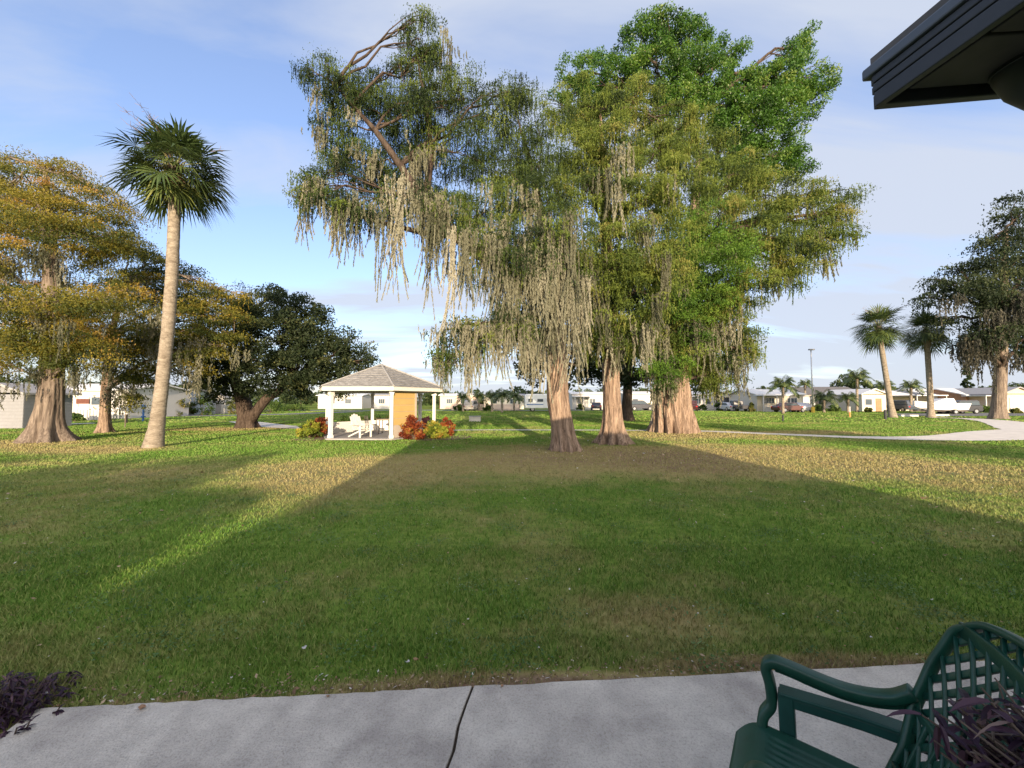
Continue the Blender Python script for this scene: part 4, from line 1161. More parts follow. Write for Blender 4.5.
def shrub(x, y, rx, ry, h, m_, label, group=None, lsz=0.13, wsz=0.05, n=40, per=60, name='shrub', cat='shrub', z0=0.1):
    t = thing(name, (x, y, 0), label, cat, group)
    u = unit(n); u[:, 2] = np.abs(u[:, 2]) * 1.0
    r = rng.uniform(0.5, 0.95, n)[:, None]
    P = np.array([x, y, z0 + 0.0])[None] + u * r * np.array([rx * .85, ry * .85, (h - z0) * .92])[None]
    puff_foliage(t, P, per, m_, lsz, wsz, min(rx, h) * 0.30, vbase=0.5, vs=0.2)
    tw = M()
    for j in range(min(14, n)):
        tw.tube([(x + random.uniform(-.05, .05), y, 0), tuple((Vector((x, y, 0)) + Vector(P[j])) / 2 + Vector((0, 0, .05))), tuple(P[j])], [.018, .012, .006], 4, cap=False)
    tw.build('stems', twigm, t, fix=False)
    return t
p = G(314, 438); shrub(p.x - .15, 17.4, .55, .5, .95, croton_y, 'yellow and orange croton bush at the left corner of the gazebo', 'croton bushes around the gazebo', n=34, z0=.08)
shrub(p.x + .0, 18.0, .6, .5, 1.1, croton_r, 'red croton bush behind the yellow one left of the gazebo', 'croton bushes around the gazebo', n=34)
p = G(416, 438); shrub(p.x + .02, 16.85, .62, .5, 1.08, croton_r, 'dark red croton bush in front of the yellow gazebo panel', 'croton bushes around the gazebo', n=40)
p = G(439, 437); shrub(p.x, 17.3, .62, .5, .86, croton_y, 'round yellow green croton bush right of the dark red one', 'croton bushes around the gazebo', n=38, z0=.08)
p = G(450, 434); shrub(p.x + .1, 18.2, .5, .5, .98, croton_r, 'small red croton bush at the far right of the gazebo planting', 'croton bushes around the gazebo', n=24)
p = G(431, 434); shrub(p.x, 18.4, .35, .35, 1.15, leaf_mat('purple_leaves', [(0.0, (0.03, 0.012, 0.015)), (1.0, (0.10, 0.03, 0.05))]), 'small dark purple bush between the croton bushes', None, n=16)
for i, (px, lab) in enumerate([(350, 'left green hedge bush behind the gazebo low wall'), (372, 'middle green hedge bush behind the gazebo low wall'), (392, 'right green hedge bush behind the gazebo low wall')]):
    c = at(px, 425, 23.2); shrub(c.x, 23.2, .95, .6, .85, shrub_g if i < 1 else shrub_o, lab, 'green bushes behind the gazebo', n=30, per=50)
# mulch beds around the crotons
mul = mat('mulch', (0.20, 0.13, 0.09), var=.5, scale=12, rough=1, bump=.5)
def bed(px, py, rx, ry, seed):
    c = G(px, py); rr = random.Random(seed); m = M()
    m.poly([(c.x + math.cos(a) * rx * rr.uniform(.9, 1.1), c.y + math.sin(a) * ry * rr.uniform(.9, 1.1), 0.012) for a in [k * 2 * PI / 28 for k in range(28)]])
    tag(m.build('mulch_bed', mul, fix=False), kind='structure')
bed(315, 438.5, .95, 1.0, 1); bed(434, 437.5, 1.7, 1.3, 2)

# pale stone and dry leaves around the gazebo bed
# far shrubs at left behind the palm
def dshrub(px, pyb, w_px, h_px, m_, lab, grp='shrubs along the left homes', ls=.22, n=22, name='shrub', Y=None):
    c = G(px, pyb) if Y is None else at(px, pyb, Y); Yq = c.y; s_ = Yq / F
    return shrub(c.x, Yq, w_px * s_ / 2, w_px * s_ / 2 * .7, h_px * s_, m_, lab, grp, lsz=ls, wsz=ls * .45, n=n, per=50, name=name)
dshrub(178, 416, 22, 24, shrub_o, 'olive coloured bush behind the leaning palm')
dshrub(202, 415, 24, 26, shrub_g, 'dark green bush between the palm and the small white shed')
dshrub(189, 415, 16, 14, shrub_o, 'low bush in the gap right of the palm trunk')
dshrub(233, 414, 16, 20, shrub_o, 'olive bush just right of the small white shed')
dshrub(270, 413, 26, 20, shrub_g, 'dark bush under the right side of the live oak')
dshrub(292, 411, 40, 8, shrub_g, 'long low clipped hedge right of the live oak trunk', n=50)
dshrub(75, 421, 18, 8, shrub_g, 'small green mound of shrubs behind the flared trunk')
# ------------------------------------------------------------------ left shed and homes
cream = mat('cream_siding', (0.62, 0.56, 0.45), var=.08, rough=.7)
hwhite = mat('white_siding', (0.52, 0.50, 0.475), var=.06, rough=.7)
pinkw = mat('pinkish_siding', (0.62, 0.47, 0.38), var=.1, rough=.7)
blueg = mat('blue_grey_siding', (0.42, 0.46, 0.52), var=.1, rough=.7)
graysid = mat('grey_siding', (0.25, 0.25, 0.26), var=.12, rough=.7)
roofw = mat('white_metal_roof', (0.66, 0.65, 0.64), var=.08, rough=.8, spec=.1)
roofd = mat('dark_shingle_roof', (0.13, 0.125, 0.13), var=.3, scale=4, rough=.9)
roofg = mat('grey_roof', (0.34, 0.33, 0.33), var=.2, rough=.8)
darkin = mat('dark_interior', (0.05, 0.05, 0.055), var=.3)
brick = mat('orange_wood_wall', (0.42, 0.22, 0.12), var=.25, scale=3)
glass = glass_mat()

def home(x0, x1, y0, depth, h, wall, roof, label, roof_kind='low', over=0.35, rise=0.55, wins=(), doors=(), carport=None, cat='house', name='house', siding=0, group=None, fascia=True):
    """x0..x1 front width at distance y0 (front faces the camera)"""
    t = thing(name, ((x0 + x1) / 2, y0, 0), label, cat, group)
    w_ = x1 - x0; cx = (x0 + x1) / 2
    m = M(); m.box((cx, y0 + depth / 2, h / 2), (w_, depth, h))
    if siding:
        k = int(h / siding)
        for i in range(k):
            m.box((cx, y0 - .012, (i + .5) * siding), (w_ + .02, .03, siding * .8))
            m.box((x1 + .005, y0 + depth / 2, (i + .5) * siding), (.03, depth, siding * .8))
    m.build('wall', wall, t)
    m = M(); o = over
    if roof_kind == 'low':     # ridge parallel to the street
        a = [(x0 - o, y0 - o, h), (x0 - o, y0 + depth / 2, h + rise), (x0 - o, y0 + depth + o, h), (x0 - o, y0 + depth + o, h - .12), (x0 - o, y0 + depth / 2, h + rise - .14), (x0 - o, y0 - o, h - .12)]
        m.poly(a, h=w_ + 2 * o, axis=(1, 0, 0))
        m.build('roof', roof, t)
        m = M(); m.poly([(x0 - .001, y0 + .01, h - .1), (x0 - .001, y0 + depth - .01, h - .1), (x0 - .001, y0 + depth / 2, h + rise - .14)], h=w_ + .002, axis=(1, 0, 0)); m.build('gable', wall, t)
    elif roof_kind == 'gable':   # gable end faces the camera
        a = [(x0 - o, y0 - o, h), (cx, y0 - o, h + rise), (x1 + o, y0 - o, h), (x1 + o, y0 - o, h - .12), (cx, y0 - o, h + rise - .14), (x0 - o, y0 - o, h - .12)]
        m.poly(a, h=depth + 2 * o, axis=(0, 1, 0)); m.build('roof', roof, t)
        m = M(); m.poly([(x0 + .01, y0, h - .1), (x1 - .01, y0, h - .1), (cx, y0, h + rise - .14)], h=depth, axis=(0, 1, 0)); m.build('gable', wall, t)
    else:
        m.box((cx, y0 + depth / 2, h + .07), (w_ + 2 * o, depth + 2 * o, .16)); m.build('roof', roof, t)
    for (wx, wz, ww, wh) in wins:
        m = M(); X = x0 + wx
        m.box((X, y0 - .03, wz), (ww + .12, .06, wh + .12)); f = m.build('window', hwhite, t)
        m = M(); m.box((X, y0 - .05, wz), (ww, .05, wh)); m.build('pane', glass, f)
        if ww > 1.0:
            for q in range(1, int(ww / .6) + 1):
                m = M(); m.box((X - ww / 2 + q * ww / (int(ww / .6) + 1), y0 - .078, wz), (.05, .02, wh)); m.build('glazing_bar', hwhite, f)
    for (dx, dw, dh, dm) in doors:
        m = M(); m.box((x0 + dx, y0 - .03, dh / 2), (dw, .07, dh)); m.build('door', dm, t)
    if carport:                  # (x_from, x_to, height, reach)
        ca, cb, ch, cd = carport
        m = M(); m.box(((ca + cb) / 2, y0 - cd / 2, ch + .08), (cb - ca, cd + .2, .14)); m.build('carport_roof', roof, t)
        for X in (ca + .15, (ca + cb) / 2, cb - .15):
            m = M(); m.box((X, y0 - cd + .1, ch / 2), (.13, .13, ch)); m.build('post', hwhite, t)
    return t

def X(px, Y): return at(px, 400, Y).x

# grey shed far left
Y = G(10, 428.5).y
home(X(-18, Y), X(24, Y), Y, 2.6, 2.15, graysid, roofg, 'small grey garden shed with horizontal siding at the far left', 'gable', over=.3, rise=.6, siding=.2, cat='shed', name='garden_shed')
# long white home behind left
Y = 37
home(X(10, Y), X(128, Y), Y, 7, 2.75, hwhite, roofw, 'long white mobile home behind the flared trunk at the left', 'low', wins=[(3.0, 1.6, 1.6, .8), (8.3, 1.65, 1.0, .7)], doors=[(6.0, .9, 2.0, cream)], carport=(X(28, Y), X(66, Y), 2.2, 2.6), rise=.7)
Y = 33
m = M()
t = thing('wooden_sign', (X(84, Y), Y, 0), 'small red brown board on two posts in front of the white home', 'sign')
m.box((X(83, Y), Y, 1.62), (1.1, .06, .42)); m.build('board', mat('red_brown_board', (.16, .06, .04), var=.3), t)
for q in (-.5, .5):
    m = M(); m.box((X(83, Y) + q, Y + .06, .9), (.07, .06, 1.8)); m.build('post', wood_w, t)
home(X(126, 44), X(176, 44), 44, 6, 2.6, blueg, roofg, 'pale blue grey home behind the leaning palm', 'low', wins=[(2, 1.5, .9, .8)], rise=.5)
home(X(212, 50), X(225, 50), 50, 2.2, 2.1, hwhite, roofg, 'tiny white gabled shed between bushes left of the live oak', 'gable', over=.15, rise=.6, cat='shed', name='garden_shed', doors=[(.85, .7, 1.7, roofg)])
# white low fence wall, blue post
Y = 35
m = M()
for k in range(18): m.box((X(66, Y) + k * .29, Y - 1, .45), (.25, .04, .9))
m.box((X(66, Y) + 2.5, Y - .96, .75), (5.2, .04, .07)); m.box((X(66, Y) + 2.5, Y - .96, .2), (5.2, .04, .07))
tag(m.build('white_fence', hwhite), 'low white board fence behind the slender golden cypress', 'fence')
t = thing('blue_post', (*G(143, 421).xy, 0), 'slim blue post with a round cap standing on the left lawn', 'post')
c = G(143, 421); bl_ = mat('blue_paint', (.05, .14, .36), rough=.4)
m = M(); m.cyl((c.x, c.y, 0), (c.x, c.y, 1.1), .07, n=12); m.cyl((c.x, c.y, .3), (c.x, c.y, .42), .16, n=12); m.build('shaft', bl_, t)
m = M(); m.tube([(c.x, c.y, 1.1), (c.x, c.y, 1.2), (c.x, c.y, 1.3), (c.x, c.y, 1.36)], [.15, .17, .13, .04], 12); m.build('cap', bl_, t)
c = G(126, 423); t = thing('lawn_post', (c.x, c.y, 0), 'short dark wooden post left of the blue post', 'post')
m = M(); m.box((c.x, c.y, .3), (.12, .12, .6)); m.box((c.x, c.y, .62), (.16, .16, .04)); m.build('post', mat('dark_wood', (.10, .08, .06), var=.3), t)
c = G(125, 427.5); t = thing('young_tree', (c.x, c.y, 0), 'thin leafless sapling on the lawn left of the leaning palm', 'tree')
m = M(); m.tube([(c.x, c.y, 0), (c.x + .02, c.y, .8), (c.x - .03, c.y, 1.6)], [.03, .025, .012], 6)
for k in range(8): m.tube([(c.x, c.y, .7 + k * .1), (c.x + random.uniform(-.4, .4), c.y + random.uniform(-.3, .3), 1.1 + k * .12)], [.012, .005], 4)
m.build('trunk', bark_gray, t)
# picnic table near the shed
def picnic(c, rz, label):
    t = thing('picnic_table', (0, 0, 0), label, 'table'); gm_ = mat('grey_wood', (.30, .31, .35), var=.2)
    m = M()
    for k in range(5): m.box((0, -.32 + k * .16, .74), (1.8, .145, .04))
    m.build('tabletop', gm_, t)
    for s_ in (-1, 1):
        m = M(); m.box((0, s_ * .72, .45), (1.8, .26, .04)); m.build('seat', gm_, t)
        m = M(); m.tube([(s_ * .65, -.6, 0), (s_ * .65, -.25, .72)], .05, 4); m.tube([(s_ * .65, .6, 0), (s_ * .65, .25, .72)], .05, 4); m.box((s_ * .65, 0, .42), (.05, 1.5, .1)); m.build('leg', gm_, t)
    t.location = c; t.rotation_euler.z = rz
picnic((*G(36, 421).xy, 0), .2, 'grey wooden picnic table between the shed and the flared trunk')

# ------------------------------------------------------------------ far homes in the middle and right
Yh = 72
home(X(318, 84), X(362, 84), 84, 6, 2.9, hwhite, roofw, 'white home seen through the left side of the gazebo', 'low', wins=[(3, 1.6, 1.2, .9), (6.5, 1.6, 1.2, .9)], rise=.4)
home(X(372, 80), X(404, 80), 80, 6, 2.9, hwhite, roofg, 'white home seen through the gazebo behind its table', 'low', wins=[(2, 1.6, 1.2, .9)], rise=.4)
home(X(440, 82), X(476, 82), 82, 6, 2.9, pinkw, roofw, 'pinkish home behind the young palms right of the gazebo', 'low', wins=[(2, 1.6, 1.2, .9), (5, 1.6, 1.2, .9)], rise=.4)
home(X(484, 80), X(524, 80), 80, 6, 2.8, cream, roofg, 'cream home behind the young palms', 'low', wins=[(2, 1.6, 1.2, .9), (6, 1.6, 1.2, .9)], rise=.4)
home(X(572, 76), X(604, 76), 76, 6, 3.1, hwhite, roofw, 'white home between the two front cypress trunks', 'low', wins=[(1.5, 1.6, 1.0, .9), (4, 1.6, 1.0, .9)], carport=(X(572, 76), X(590, 76), 2.4, 3), rise=.4)
home(X(624, 76), X(652, 76), 76, 6, 3.1, hwhite, roofw, 'white home between the second trunk and the huge trunk', 'low', wins=[(2.2, 1.6, 1.0, .9)], rise=.5)
home(X(690, 74), X(716, 74), 74, 6, 3.0, hwhite, roofw, 'white home just right of the huge ribbed trunk', 'low', wins=[(1.5, 1.6, 1.0, .9), (3.4, 1.6, .9, .9)], carport=(X(684, 74), X(698, 74), 2.4, 3), rise=.6)
home(X(724, 72), X(749, 72), 72, 5, 2.6, graysid, roofw, 'grey carport home left of the cream home with open porch', 'flat', carport=(X(723, 72), X(750, 72), 2.35, 4))
# cream home with the porch
Y = 62
hp = home(X(757, Y), X(802, Y), Y, 8, 2.75, cream, roofw, 'cream mobile home with an open porch and a wide white roof', 'low', over=.5, rise=.9, wins=[(1.8, 1.7, 1.8, .8), (5.6, 1.7, 1.4, .8)], doors=[(3.7, .9, 2.05, hwhite)], carport=(X(754, Y), X(782, Y), 2.45, 2.2))
m = M()
for k in range(22): m.box((X(757, Y) + k * .14, Y - 2.0, .5), (.05, .04, 1.0))
m.box((X(757, Y) + 1.5, Y - 2.0, 1.0), (3.1, .06, .06)); m.box((X(757, Y) + 1.5, Y - 2.0, .25), (3.1, .05, .5)); m.build('porch_rail', hwhite, hp)
home(X(803, 66), X(815, 66), 66, 4, 2.4, hwhite, roofg, 'small white shed between the cream home and the lamp post', 'flat', cat='shed', name='garden_shed', over=.15)
home(X(806, 72), X(862, 72), 72, 7, 2.9, pinkw, roofd, 'long home with a dark shingle roof behind the short palms', 'low', rise=1.5, wins=[(3, 1.5, 1.4, .9), (8, 1.5, 1.4, .9)])
home(X(862, 62), X(886, 62), 62, 8, 2.75, cream, roofw, 'white gabled home facing the lawn between the tall palm and the leaning palm', 'gable', rise=.9, wins=[(1.0, 1.5, 1.0, .9)], doors=[(2.6, .9, 2.05, brick)])
home(X(890, 66), X(926, 66), 66, 7, 2.7, cream, roofw, 'white roofed carport home between the driveway palms', 'low', rise=.8, wins=[(4.6, 1.5, .9, .9)], carport=(X(886, 66), X(915, 66), 2.45, 5))
home(X(928, 64), X(966, 64), 64, 8, 2.7, hwhite, roofw, 'long white roofed home right of the upright palm', 'low', rise=1.1, wins=[(2, 1.5, 1.2, .9)], carport=(X(945, 64), X(966, 64), 2.4, 4.5))
home(X(966, 60), X(994, 60), 60, 8, 2.6, brick, roofw, 'orange brown home behind white posts left of the pale trunk', 'low', rise=1.1, wins=[(1.2, 1.5, 1.0, .8)], carport=(X(962, 60), X(992, 60), 2.35, 3))
home(X(1002, 56), X(1034, 56), 56, 8, 2.7, pinkw, roofg, 'pinkish gabled home with white garage door at the right edge', 'gable', rise=1.0, doors=[(2.0, 1.9, 2.1, hwhite)])
home(X(1036, 58), X(1080, 58), 58, 8, 2.7, hwhite, roofw, 'white home partly beyond the right edge of the photo', 'low', rise=.8)
# pink fence line in middle
m = M(); Y = 68.5
for k in range(70): m.box((X(452, Y) + k * .17, Y, .55), (.12, .04, 1.1))
m.box((X(452, Y) + 5.9, Y + .04, .85), (11.9, .04, .08)); m.box((X(452, Y) + 5.9, Y + .04, .3), (11.9, .04, .08))
tag(m.build('picket_fence', pinkw), 'low pinkish picket fence below the young palms', 'fence')

# ---- vehicles
tyre = mat('tyre_rubber', (.02, .02, .02), rough=.8)
rimm = mat('wheel_rim', (.45, .45, .46), rough=.3, metal=.8)
def wheels(t, xs_, yw, r=.34):
    for x_ in xs_:
        for s_ in (-1, 1):
            m = M(); m.cyl((x_, s_ * (yw - .2), r), (x_, s_ * yw, r), r, n=18); wv = m.build('wheel', tyre, t)
            m = M(); m.cyl((x_, s_ * (yw - .02), r), (x_, s_ * (yw + .01), r), r * .6, n=14); m.build('rim', rimm, wv)
def car(loc, rz, col, label, kind='sedan', group='vehicles parked by the far homes'):
    t = thing('parked_car', (0, 0, 0), label, 'car', group)
    pm = mat('car_paint_%s' % '_'.join(str(int(c * 100)) for c in col), col, rough=.25, spec=.6)
    if kind == 'suv':
        low = [(-2.25, .32), (-2.3, .8), (-2.2, 1.05), (1.0, 1.08), (1.2, 1.05), (2.2, .92), (2.32, .6), (2.25, .32)]; cab = [(-2.15, 1.05), (-1.95, 1.68), (-1.7, 1.76), (.2, 1.76), (.45, 1.68), (1.15, 1.05)]
    elif kind == 'pickup':
        low = [(-2.6, .4), (-2.65, 1.0), (-.9, 1.02), (1.2, 1.05), (2.4, .98), (2.55, .6), (2.5, .4)]; cab = [(-.85, 1.02), (-.8, 1.7), (.45, 1.72), (1.2, 1.04)]
    else:
        low = [(-2.2, .3), (-2.28, .75), (-2.1, .95), (-.9, .98), (1.1, .96), (2.1, .8), (2.25, .5), (2.2, .3)]; cab = [(-1.6, .95), (-1.0, 1.4), (.25, 1.42), (1.1, .95)]
    m = M(); m.poly([(x_, -.88, z_) for x_, z_ in low], h=1.76, axis=(0, 1, 0)); m.build('body', pm, t, bevel=.07)
    m = M(); m.poly([(x_ , -.76, z_) for x_, z_ in cab], h=1.52, axis=(0, 1, 0)); m.build('cabin', pm, t, bevel=.08)
    for s_ in (-1, 1):
        c0 = [(cab[0][0] + .18, cab[0][1] + .06), (cab[1][0] + .12, cab[1][1] - .08), (cab[-2][0] - .05, cab[-2][1] - .1), (cab[-1][0] - .22, cab[-1][1] + .06)]
        m = M(); m.poly([(x_, s_ * .765, z_) for x_, z_ in c0], h=.02 * s_, axis=(0, 1, 0)); m.build('window', glass, t)
    a, b_ = cab[-2], cab[-1]
    m = M(); m.poly([(a[0] + .04, -.66, a[1] - .05), (b_[0] + .02, -.7, b_[1] + .05), (b_[0] + .02, .7, b_[1] + .05), (a[0] + .04, .66, a[1] - .05)], h=.03, axis=(1, 0, .3)); m.build('windscreen', glass, t)
    wheels(t, (-1.4, 1.4), .9)
    for s_ in (-1, 1):
        m = M(); m.box((2.27, s_ * .62, .68), (.08, .3, .14)); m.build('headlight', mat('headlight', (.8, .8, .75), rough=.1), t, bevel=.02)
        m = M(); m.box((-2.28, s_ * .66, .78), (.08, .22, .16)); m.build('taillight', mat('taillight', (.5, .02, .02), rough=.2), t, bevel=.02)
    t.location = loc; t.rotation_euler.z = rz
    return t
def cx_(px, Y): return (X(px, Y), Y, 0)
car(cx_(691, 64), 1.2, (.045, .012, .014), 'dark red car parked right beside the huge trunk', 'suv')
car(cx_(736, 63), 1.45, (.05, .05, .06), 'black pickup under the carport left of the cream home', 'pickup')
car(cx_(728, 64.5), 1.5, (.5, .5, .52), 'silver car left of the black pickup', 'sedan')
car(cx_(789, 57.5), .1, (.11, .05, .045), 'red and silver car parked in front of the cream home porch', 'sedan')
car(cx_(800, 58.8), 1.3, (.45, .45, .47), 'grey car right of the red one at the cream home', 'sedan')
car(cx_(944, 52), .05, (.05, .055, .07), 'dark car in front of the long white roofed home', 'sedan')
car(cx_(957, 51), 3.1, (.04, .04, .045), 'black car nearest the pale trunk on the driveway', 'suv')
car(cx_(472, 66), 1.4, (.55, .5, .46), 'beige van behind the picket fence', 'suv')
car(cx_(596, 70), 1.4, (.04, .04, .05), 'black car between the two front cypress trunks', 'sedan')
car(cx_(640, 69), .1, (.06, .06, .07), 'dark car seen past the dark thin oak trunk', 'suv')
car(cx_(900, 62), 1.5, (.06, .07, .09), 'dark car inside the carport between the driveway palms', 'suv')

# motorhome
Y = 62; mx_ = X(541, Y)
t = thing('motorhome', (0, 0, 0), 'large white motorhome parked left of the nearest cypress trunk', 'motorhome', 'vehicles parked by the far homes')
m = M(); m.poly([(-2.6, -1.15, .5), (-2.6, -1.15, 2.5), (-2.45, -1.15, 2.75), (1.9, -1.15, 2.75), (2.3, -1.15, 2.3), (1.9, -1.15, 1.8), (2.7, -1.15, 1.2), (2.75, -1.15, .5)], h=2.3, axis=(0, 1, 0)); m.build('body', mat('gloss_white', (.8, .79, .77), rough=.3), t, bevel=.12)
for (x_, z_, w_, h_) in ((-1.7, 1.75, .7, .45), (-.2, 1.75, .9, .45), (1.2, 1.55, .5, .5)):
    m = M(); m.box((x_, -1.16, z_), (w_, .04, h_)); m.build('window', glass, t)
m = M(); m.box((.55, -1.16, 1.35), (.55, .03, 1.5)); m.build('door', mat('offwhite', (.68, .68, .68)), t)
m = M(); m.box((-1.0, -1.165, 1.1), (2.6, .02, .12)); m.build('stripe', bl_, t)
wheels(t, (-1.4, 1.9), 1.1, .38)
t.location = (mx_, Y, 0)
# boat on trailer
Y = 50
t = thing('boat', (0, 0, 0), 'white motor boat under cover on a trailer beside the upright palm', 'boat')
m = M(); vs = []; fs = []
prof = [(-2.6, .95, .55), (-1.5, 1.0, .5), (0, 1.0, .5), (1.5, .75, .6), (2.6, .25, .85), (3.1, .02, 1.15)]
for (x_, hw, zb) in prof:
    vs += [(x_, -hw, 1.35 + .1 * max(0, x_)), (x_, -hw * .6, zb), (x_, 0, zb - .12), (x_, hw * .6, zb), (x_, hw, 1.35 + .1 * max(0, x_))]
for i in range(len(prof) - 1):
    for k in range(4): fs.append((i * 5 + k, i * 5 + k + 1, i * 5 + 6 + k, i * 5 + 5 + k))
    fs.append((i * 5 + 4, i * 5, i * 5 + 5, i * 5 + 9))
fs.append((0, 4, 3, 2, 1)); m.add(vs, fs); m.build('hull', mat('gloss_white', (.8, .8, .8)), t, smooth=False)
m = M(); m.poly([(-1.2, -.7, 1.35), (-.9, -.7, 2.0), (.2, -.7, 1.95), (1.4, -.7, 1.5)], h=1.4, axis=(0, 1, 0)); m.build('cover', roofw, t, bevel=.08)
m = M(); m.box((-.3, 0, .36), (5.4, .12, .1)); m.box((2.9, 0, .36), (1.2, .1, .08)); m.box((-.8, 0, .4), (.12, 1.7, .1)); m.build('trailer', iron, t)
wheels(t, (-.8,), .95, .3)
t.location = (X(941, Y), Y, 0); t.rotation_euler.z = PI * .97

# lamp post with yellow base
c = G(813, 412.5); t = thing('lamp_post', (c.x, c.y, 0), 'tall thin grey lamp post with a yellow base behind the lawn', 'lamp post')
gp = mat('galvanised', (.5, .5, .5), rough=.4, metal=.5)
top = at(813, 350, c.y)
m = M(); m.cyl((c.x, c.y, .6), (c.x, c.y, top.z), .11, .07, 12); m.build('pole', gp, t, smooth=True)
m = M(); m.cyl((c.x, c.y, 0), (c.x, c.y, .8), .22, n=16); m.build('base', mat('safety_yellow', (.62, .42, .06), rough=.6), t)
m = M(); m.box((c.x, c.y - .1, top.z + .05), (.75, .35, .18)); m.build('lamp_head', mat('lamp_head', (.25, .25, .26)), t, bevel=.03)
# small post with orange mark near it
c = G(850, 417); t = thing('marker_post', (c.x, c.y, 0), 'white marker post with an orange lower band on the right lawn', 'post')
m = M(); m.cyl((c.x, c.y, .5), (c.x, c.y, 1.0), .06, n=10); m.tube([(c.x, c.y, 1.0), (c.x, c.y, 1.08)], [.09, .05], 10); m.build('shaft', hwhite, t)
m = M(); m.cyl((c.x, c.y, 0), (c.x, c.y, .5), .075, n=10); m.build('lower_band', mat('orange_paint', (.6, .25, .08)), t)
c = G(885.5, 419.3); t = thing('bollard', (c.x, c.y, 0), 'short dark bollard on the grass left of the leaning driveway palm', 'bollard')
m = M(); m.cyl((c.x, c.y, 0), (c.x, c.y, .72), .10, n=12); m.build('shaft', darkin, t)
m = M(); m.tube([(c.x, c.y, .72), (c.x, c.y, .80), (c.x, c.y, .86)], [.13, .12, .03], 12); m.build('cap', darkin, t)
c = G(783, 421); t = thing('bollard', (c.x, c.y, 0), 'small dark peg on the lawn below the feathery palm', 'bollard')
m = M(); m.cyl((c.x, c.y, 0), (c.x, c.y, .45), .06, n=10); m.build('shaft', darkin, t)
m = M(); m.cyl((c.x, c.y, .45), (c.x, c.y, .49), .085, n=10); m.build('cap', darkin, t)
for i, (px, py) in enumerate(((909, 416.6), (940, 416.2))):   # white wheel stops by the driveway
    c = G(px, py); t = thing('wheel_stop', (c.x, c.y, 0), ['white concrete wheel stop between the two driveway palms', 'white concrete wheel stop right of the upright driveway palm'][i], 'wheel stop', 'wheel stops by the driveway')
    m = M(); m.poly([(c.x - .9, c.y - .14, .0), (c.x - .9, c.y - .1, .2), (c.x - .9, c.y + .1, .2), (c.x - .9, c.y + .14, 0)], h=1.8, axis=(1, 0, 0)); m.build('curb_block', hwhite, t)
c = G(475, 421.5); t = thing('utility_box', (c.x, c.y, 0), 'small pale utility box on the green lawn right of the gazebo', 'utility box')
m = M(); m.box((c.x, c.y, .2), (.9, .5, .4)); m.build('housing', pathm, t, bevel=.03)
m = M(); m.box((c.x, c.y, .42), (.96, .56, .05)); m.build('lid', roofg, t)

# ---- distant trees behind the homes
FAR_L = leaf_mat('far_tree_leaves', [(0.0, (0.020, 0.035, 0.015)), (0.5, (0.055, 0.085, 0.03)), (1.0, (0.13, 0.15, 0.06))], nscale=.3)
def far_tree(px, Y, w_px, top_py, label, seed, name='broadleaf_tree', m_=None, shape='round'):
    s_ = Y / F; c = at(px, 400, Y); h = at(px, top_py, Y).z; w_ = w_px * s_ / 2
    t = thing(name, (c.x, Y, 0), label, 'tree', 'trees behind the far homes')
    n = 46; u = unit(n)
    if shape == 'cone':
        z_ = rng.uniform(.15, 1, n); a = rng.uniform(0, 6.28, n); r = (1 - z_) * w_ * 1.1
        P = np.stack([c.x + np.cos(a) * r, Y + np.sin(a) * r, z_ * h], 1); sp_ = w_ * .25
    else:
        P = np.array([c.x, Y, h * .58])[None] + u * rng.uniform(.55, .95, n)[:, None] * np.array([w_ * .9, w_ * .7, h * .38])[None]; sp_ = min(w_, h) * .22
    puff_foliage(t, P, 55, m_ or FAR_L, .55, .26, sp_, vbase=.5, vs=.18)
    tr = M(); tr.tube([(c.x, Y, 0), (c.x + .1, Y, h * .3), (c.x, Y, h * .6)], [.35, .28, .12], 8); tr.build('trunk', bark_oak, t, smooth=True)
    return t
far_tree(968, 82, 13, 364, 'tall narrow pine behind the long white roof on the right', 1, 'pine_tree', shape='cone')
far_tree(845, 88, 30, 374, 'round green tree behind the dark roofed home', 2)
far_tree(862, 90, 22, 378, 'green tree just right of the round tree behind the dark roof', 3)
FT = [(30, 60, 60, 372), (95, 62, 50, 380), (150, 62, 44, 378), (190, 66, 40, 380), (300, 95, 50, 391), (345, 98, 46, 393), (392, 96, 50, 391), (440, 94, 40, 390), (480, 96, 44, 393), (530, 95, 44, 391), (585, 92, 44, 390), (640, 92, 44, 388), (690, 90, 40, 388), (735, 92, 40, 391), (765, 90, 24, 386), (812, 92, 26, 392), (892, 92, 30, 388), (925, 95, 34, 391), (950, 96, 24, 389), (990, 92, 30, 385), (1024, 90, 36, 381), (1070, 88, 44, 380)]
nm = ['at the far left edge behind the long white home', 'behind the middle of the long white home', 'behind the leaning palm and the blue grey home', 'behind the bushes left of the live oak', 'behind the clipped hedge', 'seen through the gazebo left bay', 'seen through the gazebo middle', 'beside the gazebo right post', 'behind the pinkish home', 'behind the motorhome', 'between the two front trunks', 'between the second and huge trunks', 'immediately right of the huge trunk', 'behind the grey carport home', 'at the left end of the cream home with porch', 'behind the lamp post', 'over the carport home', 'between the driveway palms', 'left of the narrow pine', 'right of the narrow pine', 'behind the pinkish gabled home', 'outside the right edge']
for i, ((px, Y, wp, tp), q) in enumerate(zip(FT, nm)):
    far_tree(px, Y, wp, tp, 'distant green tree ' + q, 30 + i)
# big mass far behind
P = []
for k in range(240):
    px = random.uniform(-200, 1250); Y = random.uniform(120, 150); c = at(px, 400, Y); P.append((c.x, Y, random.uniform(1.0, 4.6)))
wd = puff_foliage(None, np.array(P), 90, FAR_L, 1.1, .6, 2.8, name='distant_wood', vbase=.5)
tag(wd, 'low distant line of woods along the horizon', 'woods', kind='stuff')
